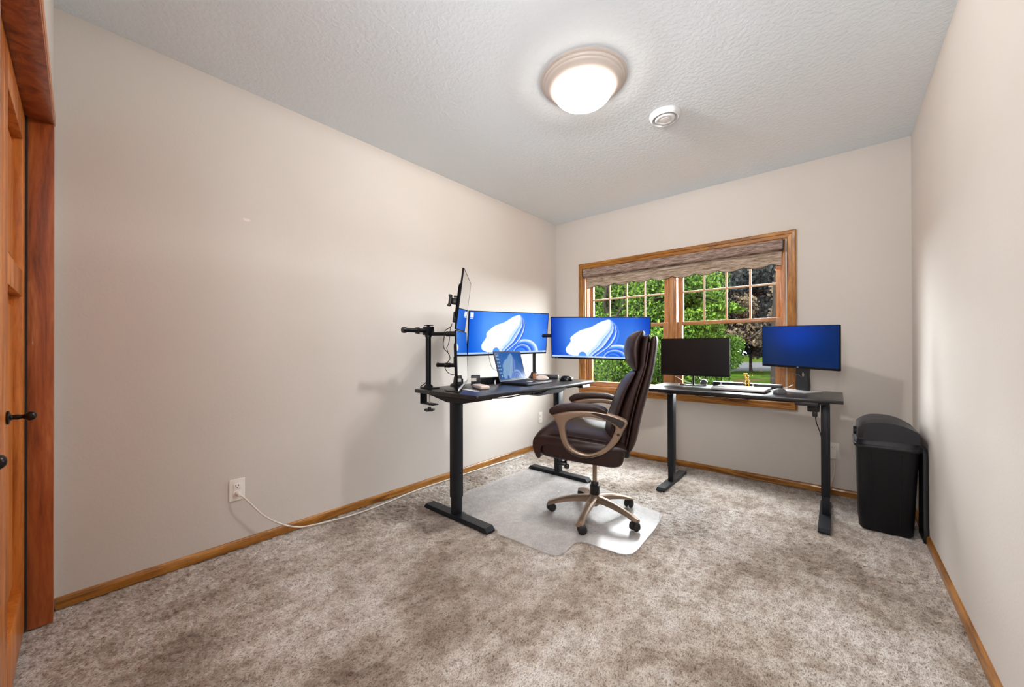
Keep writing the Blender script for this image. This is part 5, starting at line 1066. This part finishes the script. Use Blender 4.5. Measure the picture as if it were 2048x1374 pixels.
# bright green tree filling the left sashes, with dark forked stems
b0 = at(1228, 8.5, G0)
tree('green_tree', b0, 'bright green leafy tree with dark forked stems outside the left sashes', 'tree',
     ([at(1228, 8.5, G0), at(1226, 8.5, 0.4), at(1224, 8.5, zpx(660, 8.5))], [0.09, 0.07, 0.05]),
     [([at(1224, 8.4, zpx(665, 8.4)), at(1216, 8.4, zpx(630, 8.4)), at(1209, 8.4, zpx(605, 8.4)), at(1214, 8.4, zpx(575, 8.4)), at(1219, 8.4, zpx(550, 8.4))], (0.045, 0.03)),
      ([at(1224, 8.3, zpx(650, 8.3)), at(1234, 8.3, zpx(628, 8.3)), at(1246, 8.3, zpx(608, 8.3)), at(1248, 8.3, zpx(585, 8.3))], (0.035, 0.02)),
      ([at(1226, 8.5, zpx(650, 8.5)), at(1300, 8.2, zpx(600, 8.2)), at(1380, 7.6, zpx(590, 7.6)), at(1450, 7.2, zpx(605, 7.2))], (0.04, 0.012))],
     clump_cloud(40, 1170, 1400, 8.0, 10.0, 525, 690, 0.30, 0.60, 3)+clump_cloud(12, 1360, 1440, 7.2, 8.6, 530, 660, 0.22, 0.40, 4)+[(at(1440, 7.2, zpx(612, 7.2)), (0.34, 0.3, 0.10)), (at(1465, 7.1, zpx(618, 7.1)), (0.22, 0.2, 0.07)), (at(1420, 7.2, zpx(640, 7.2)), (0.3, 0.3, 0.15)), (at(1425, 7.3, zpx(560, 7.3)), (0.2, 0.2, 0.2))],
     60000, 0.044, 'leaf_bright', 11)
b4 = at(1260, 16, G0)
tree('background_tree', b4, 'dense green tree behind the forked-stem tree, left half of the window', 'tree', ([b4, at(1260, 16, 3)], [0.2, 0.1]), [], clump_cloud(50, 1130, 1420, 14.5, 17, 545, 740, 0.6, 1.1, 71), 50000, 0.095, M['leaf_bright'], 72)
# shrubs below
for (pxa, pxb, pya, pyb, d0, d1, nn, nm, lab, sd_, cn) in (
    (1160, 1262, 700, 775, 6.0, 7.5, 8000, 'leafy_shrub', 'green shrub outside the lower left sash behind the monitor', 21, 14),
    (1262, 1345, 690, 775, 6.0, 7.5, 7000, 'leafy_shrub', 'green shrub outside the lower left sash beside the chair back', 22, 12),
    (1345, 1455, 700, 790, 6.2, 8.0, 8000, 'leafy_shrub', 'green shrub outside behind the dark monitor', 23, 14),
    (1436, 1466, 685, 722, 9.0, 10.5, 3600, 'leafy_shrub', 'loose yellow-green bush right of the dark monitor, in front of the road', 24, 12)):
    base = at((pxa+pxb)/2, (d0+d1)/2, G0)
    q = random.Random(sd_); br = []
    for _ in range(4):
        p1 = at(pxa+(pxb-pxa)*q.random(), d0+0.1, zpx(pya+(pyb-pya)*q.random()*0.5, d0)); br.append(([base, (base+p1)/2+Vector((0.05, 0, 0.1)), p1], (0.018, 0.006)))
    tree(nm, base, lab, 'shrub', None, br, clump_cloud(cn, pxa, pxb, d0, d1, pya, pyb, 0.22, 0.45 if sd_ != 24 else 0.30, sd_)+(clump_cloud(5, pxa, pxb, d0, d1, pyb, pyb+60, 0.3, 0.5, sd_+1) if sd_ != 24 else []), nn, 0.036, 'leaf_bright', sd_)
# big dark tree with trunk on the lawn edge
b1 = at(1502, 26.5, G0)
dk = clump_cloud(70, 1370, 1600, 24, 29, 520, 668, 1.0, 1.6, 31)+clump_cloud(16, 1455, 1545, 25, 28, 655, 690, 0.7, 1.1, 32)
tree('dark_tree', b1, 'large dark purplish tree with a straight trunk at the lawn edge', 'tree',
     ([at(1502, 26.5, G0-0.05), at(1501, 26.5, G0+0.3), at(1501, 26.5, 0.6), at(1502, 26.5, 1.6), at(1500, 26.5, 4.5)], [0.14, 0.10, 0.085, 0.085, 0.05]),
     [([at(1501, 26.5, 1.2), at(1480, 26.5, 2.2), at(1450, 26.5, 3.4)], (0.07, 0.03)), ([at(1502, 26.5, 1.3), at(1520, 26.5, 2.4), at(1545, 26.5, 3.6)], (0.07, 0.03))],
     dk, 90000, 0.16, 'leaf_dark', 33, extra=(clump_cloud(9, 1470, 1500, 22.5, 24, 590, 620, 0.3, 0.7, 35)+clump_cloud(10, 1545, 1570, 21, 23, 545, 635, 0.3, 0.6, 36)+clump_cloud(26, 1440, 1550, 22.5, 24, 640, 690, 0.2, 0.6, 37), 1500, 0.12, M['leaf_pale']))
# thick near trunk at the right edge of the window
b2 = at(1556, 12.0, G0)
tree('shade_tree', b2, 'shade tree whose thick grey trunk stands behind the blue monitor', 'tree',
     ([at(1551, 12.0, G0-0.1), at(1551, 12.0, 0.3), at(1552, 12.0, 1.8), at(1556, 12.0, 3.4)], [0.17, 0.14, 0.13, 0.10]),
     [([at(1552, 12.0, 1.7), at(1528, 11.6, zpx(655, 11.6)), at(1505, 11.3, zpx(672, 11.3)), at(1492, 11.2, zpx(676, 11.2)), at(1470, 11.0, zpx(668, 11.0))], (0.04, 0.012))],
     clump_cloud(12, 1580, 1680, 11, 13, 480, 560, 0.4, 0.6, 41), 9000, 0.09, 'leaf_olive', 42)
b3 = at(1516, 70, G0)
tree('small_tree', b3, 'small yellow-green tree across the road, right of the dark trunk', 'tree', ([at(1518, 70, G0), at(1518, 70, 1.5)], [0.15, 0.1]), [],
     clump_cloud(12, 1500, 1530, 68, 72, 672, 696, 1.0, 1.8, 51), 3500, 0.28, 'leaf_olive', 52)
# distant tree line, one tree each
for k in range(12):
    px = 1120+k*43; d = 130+4*(k % 2); b = at(px, d, G0)
    tree('distant_tree', b, 'tree in the distant tree line beyond the roads', 'tree', ([b, b+Vector((0, 0, 4))], [0.4, 0.3]), [],
         [(b+Vector((random.uniform(-1.2, 1.2), random.uniform(-1, 1), 1.4+j_*1.2)), (2.5, 2.5, 2.0)) for j_ in range(9)], 2200, 0.55, 'leaf_olive', 60+k, group='trees in the distant tree line')
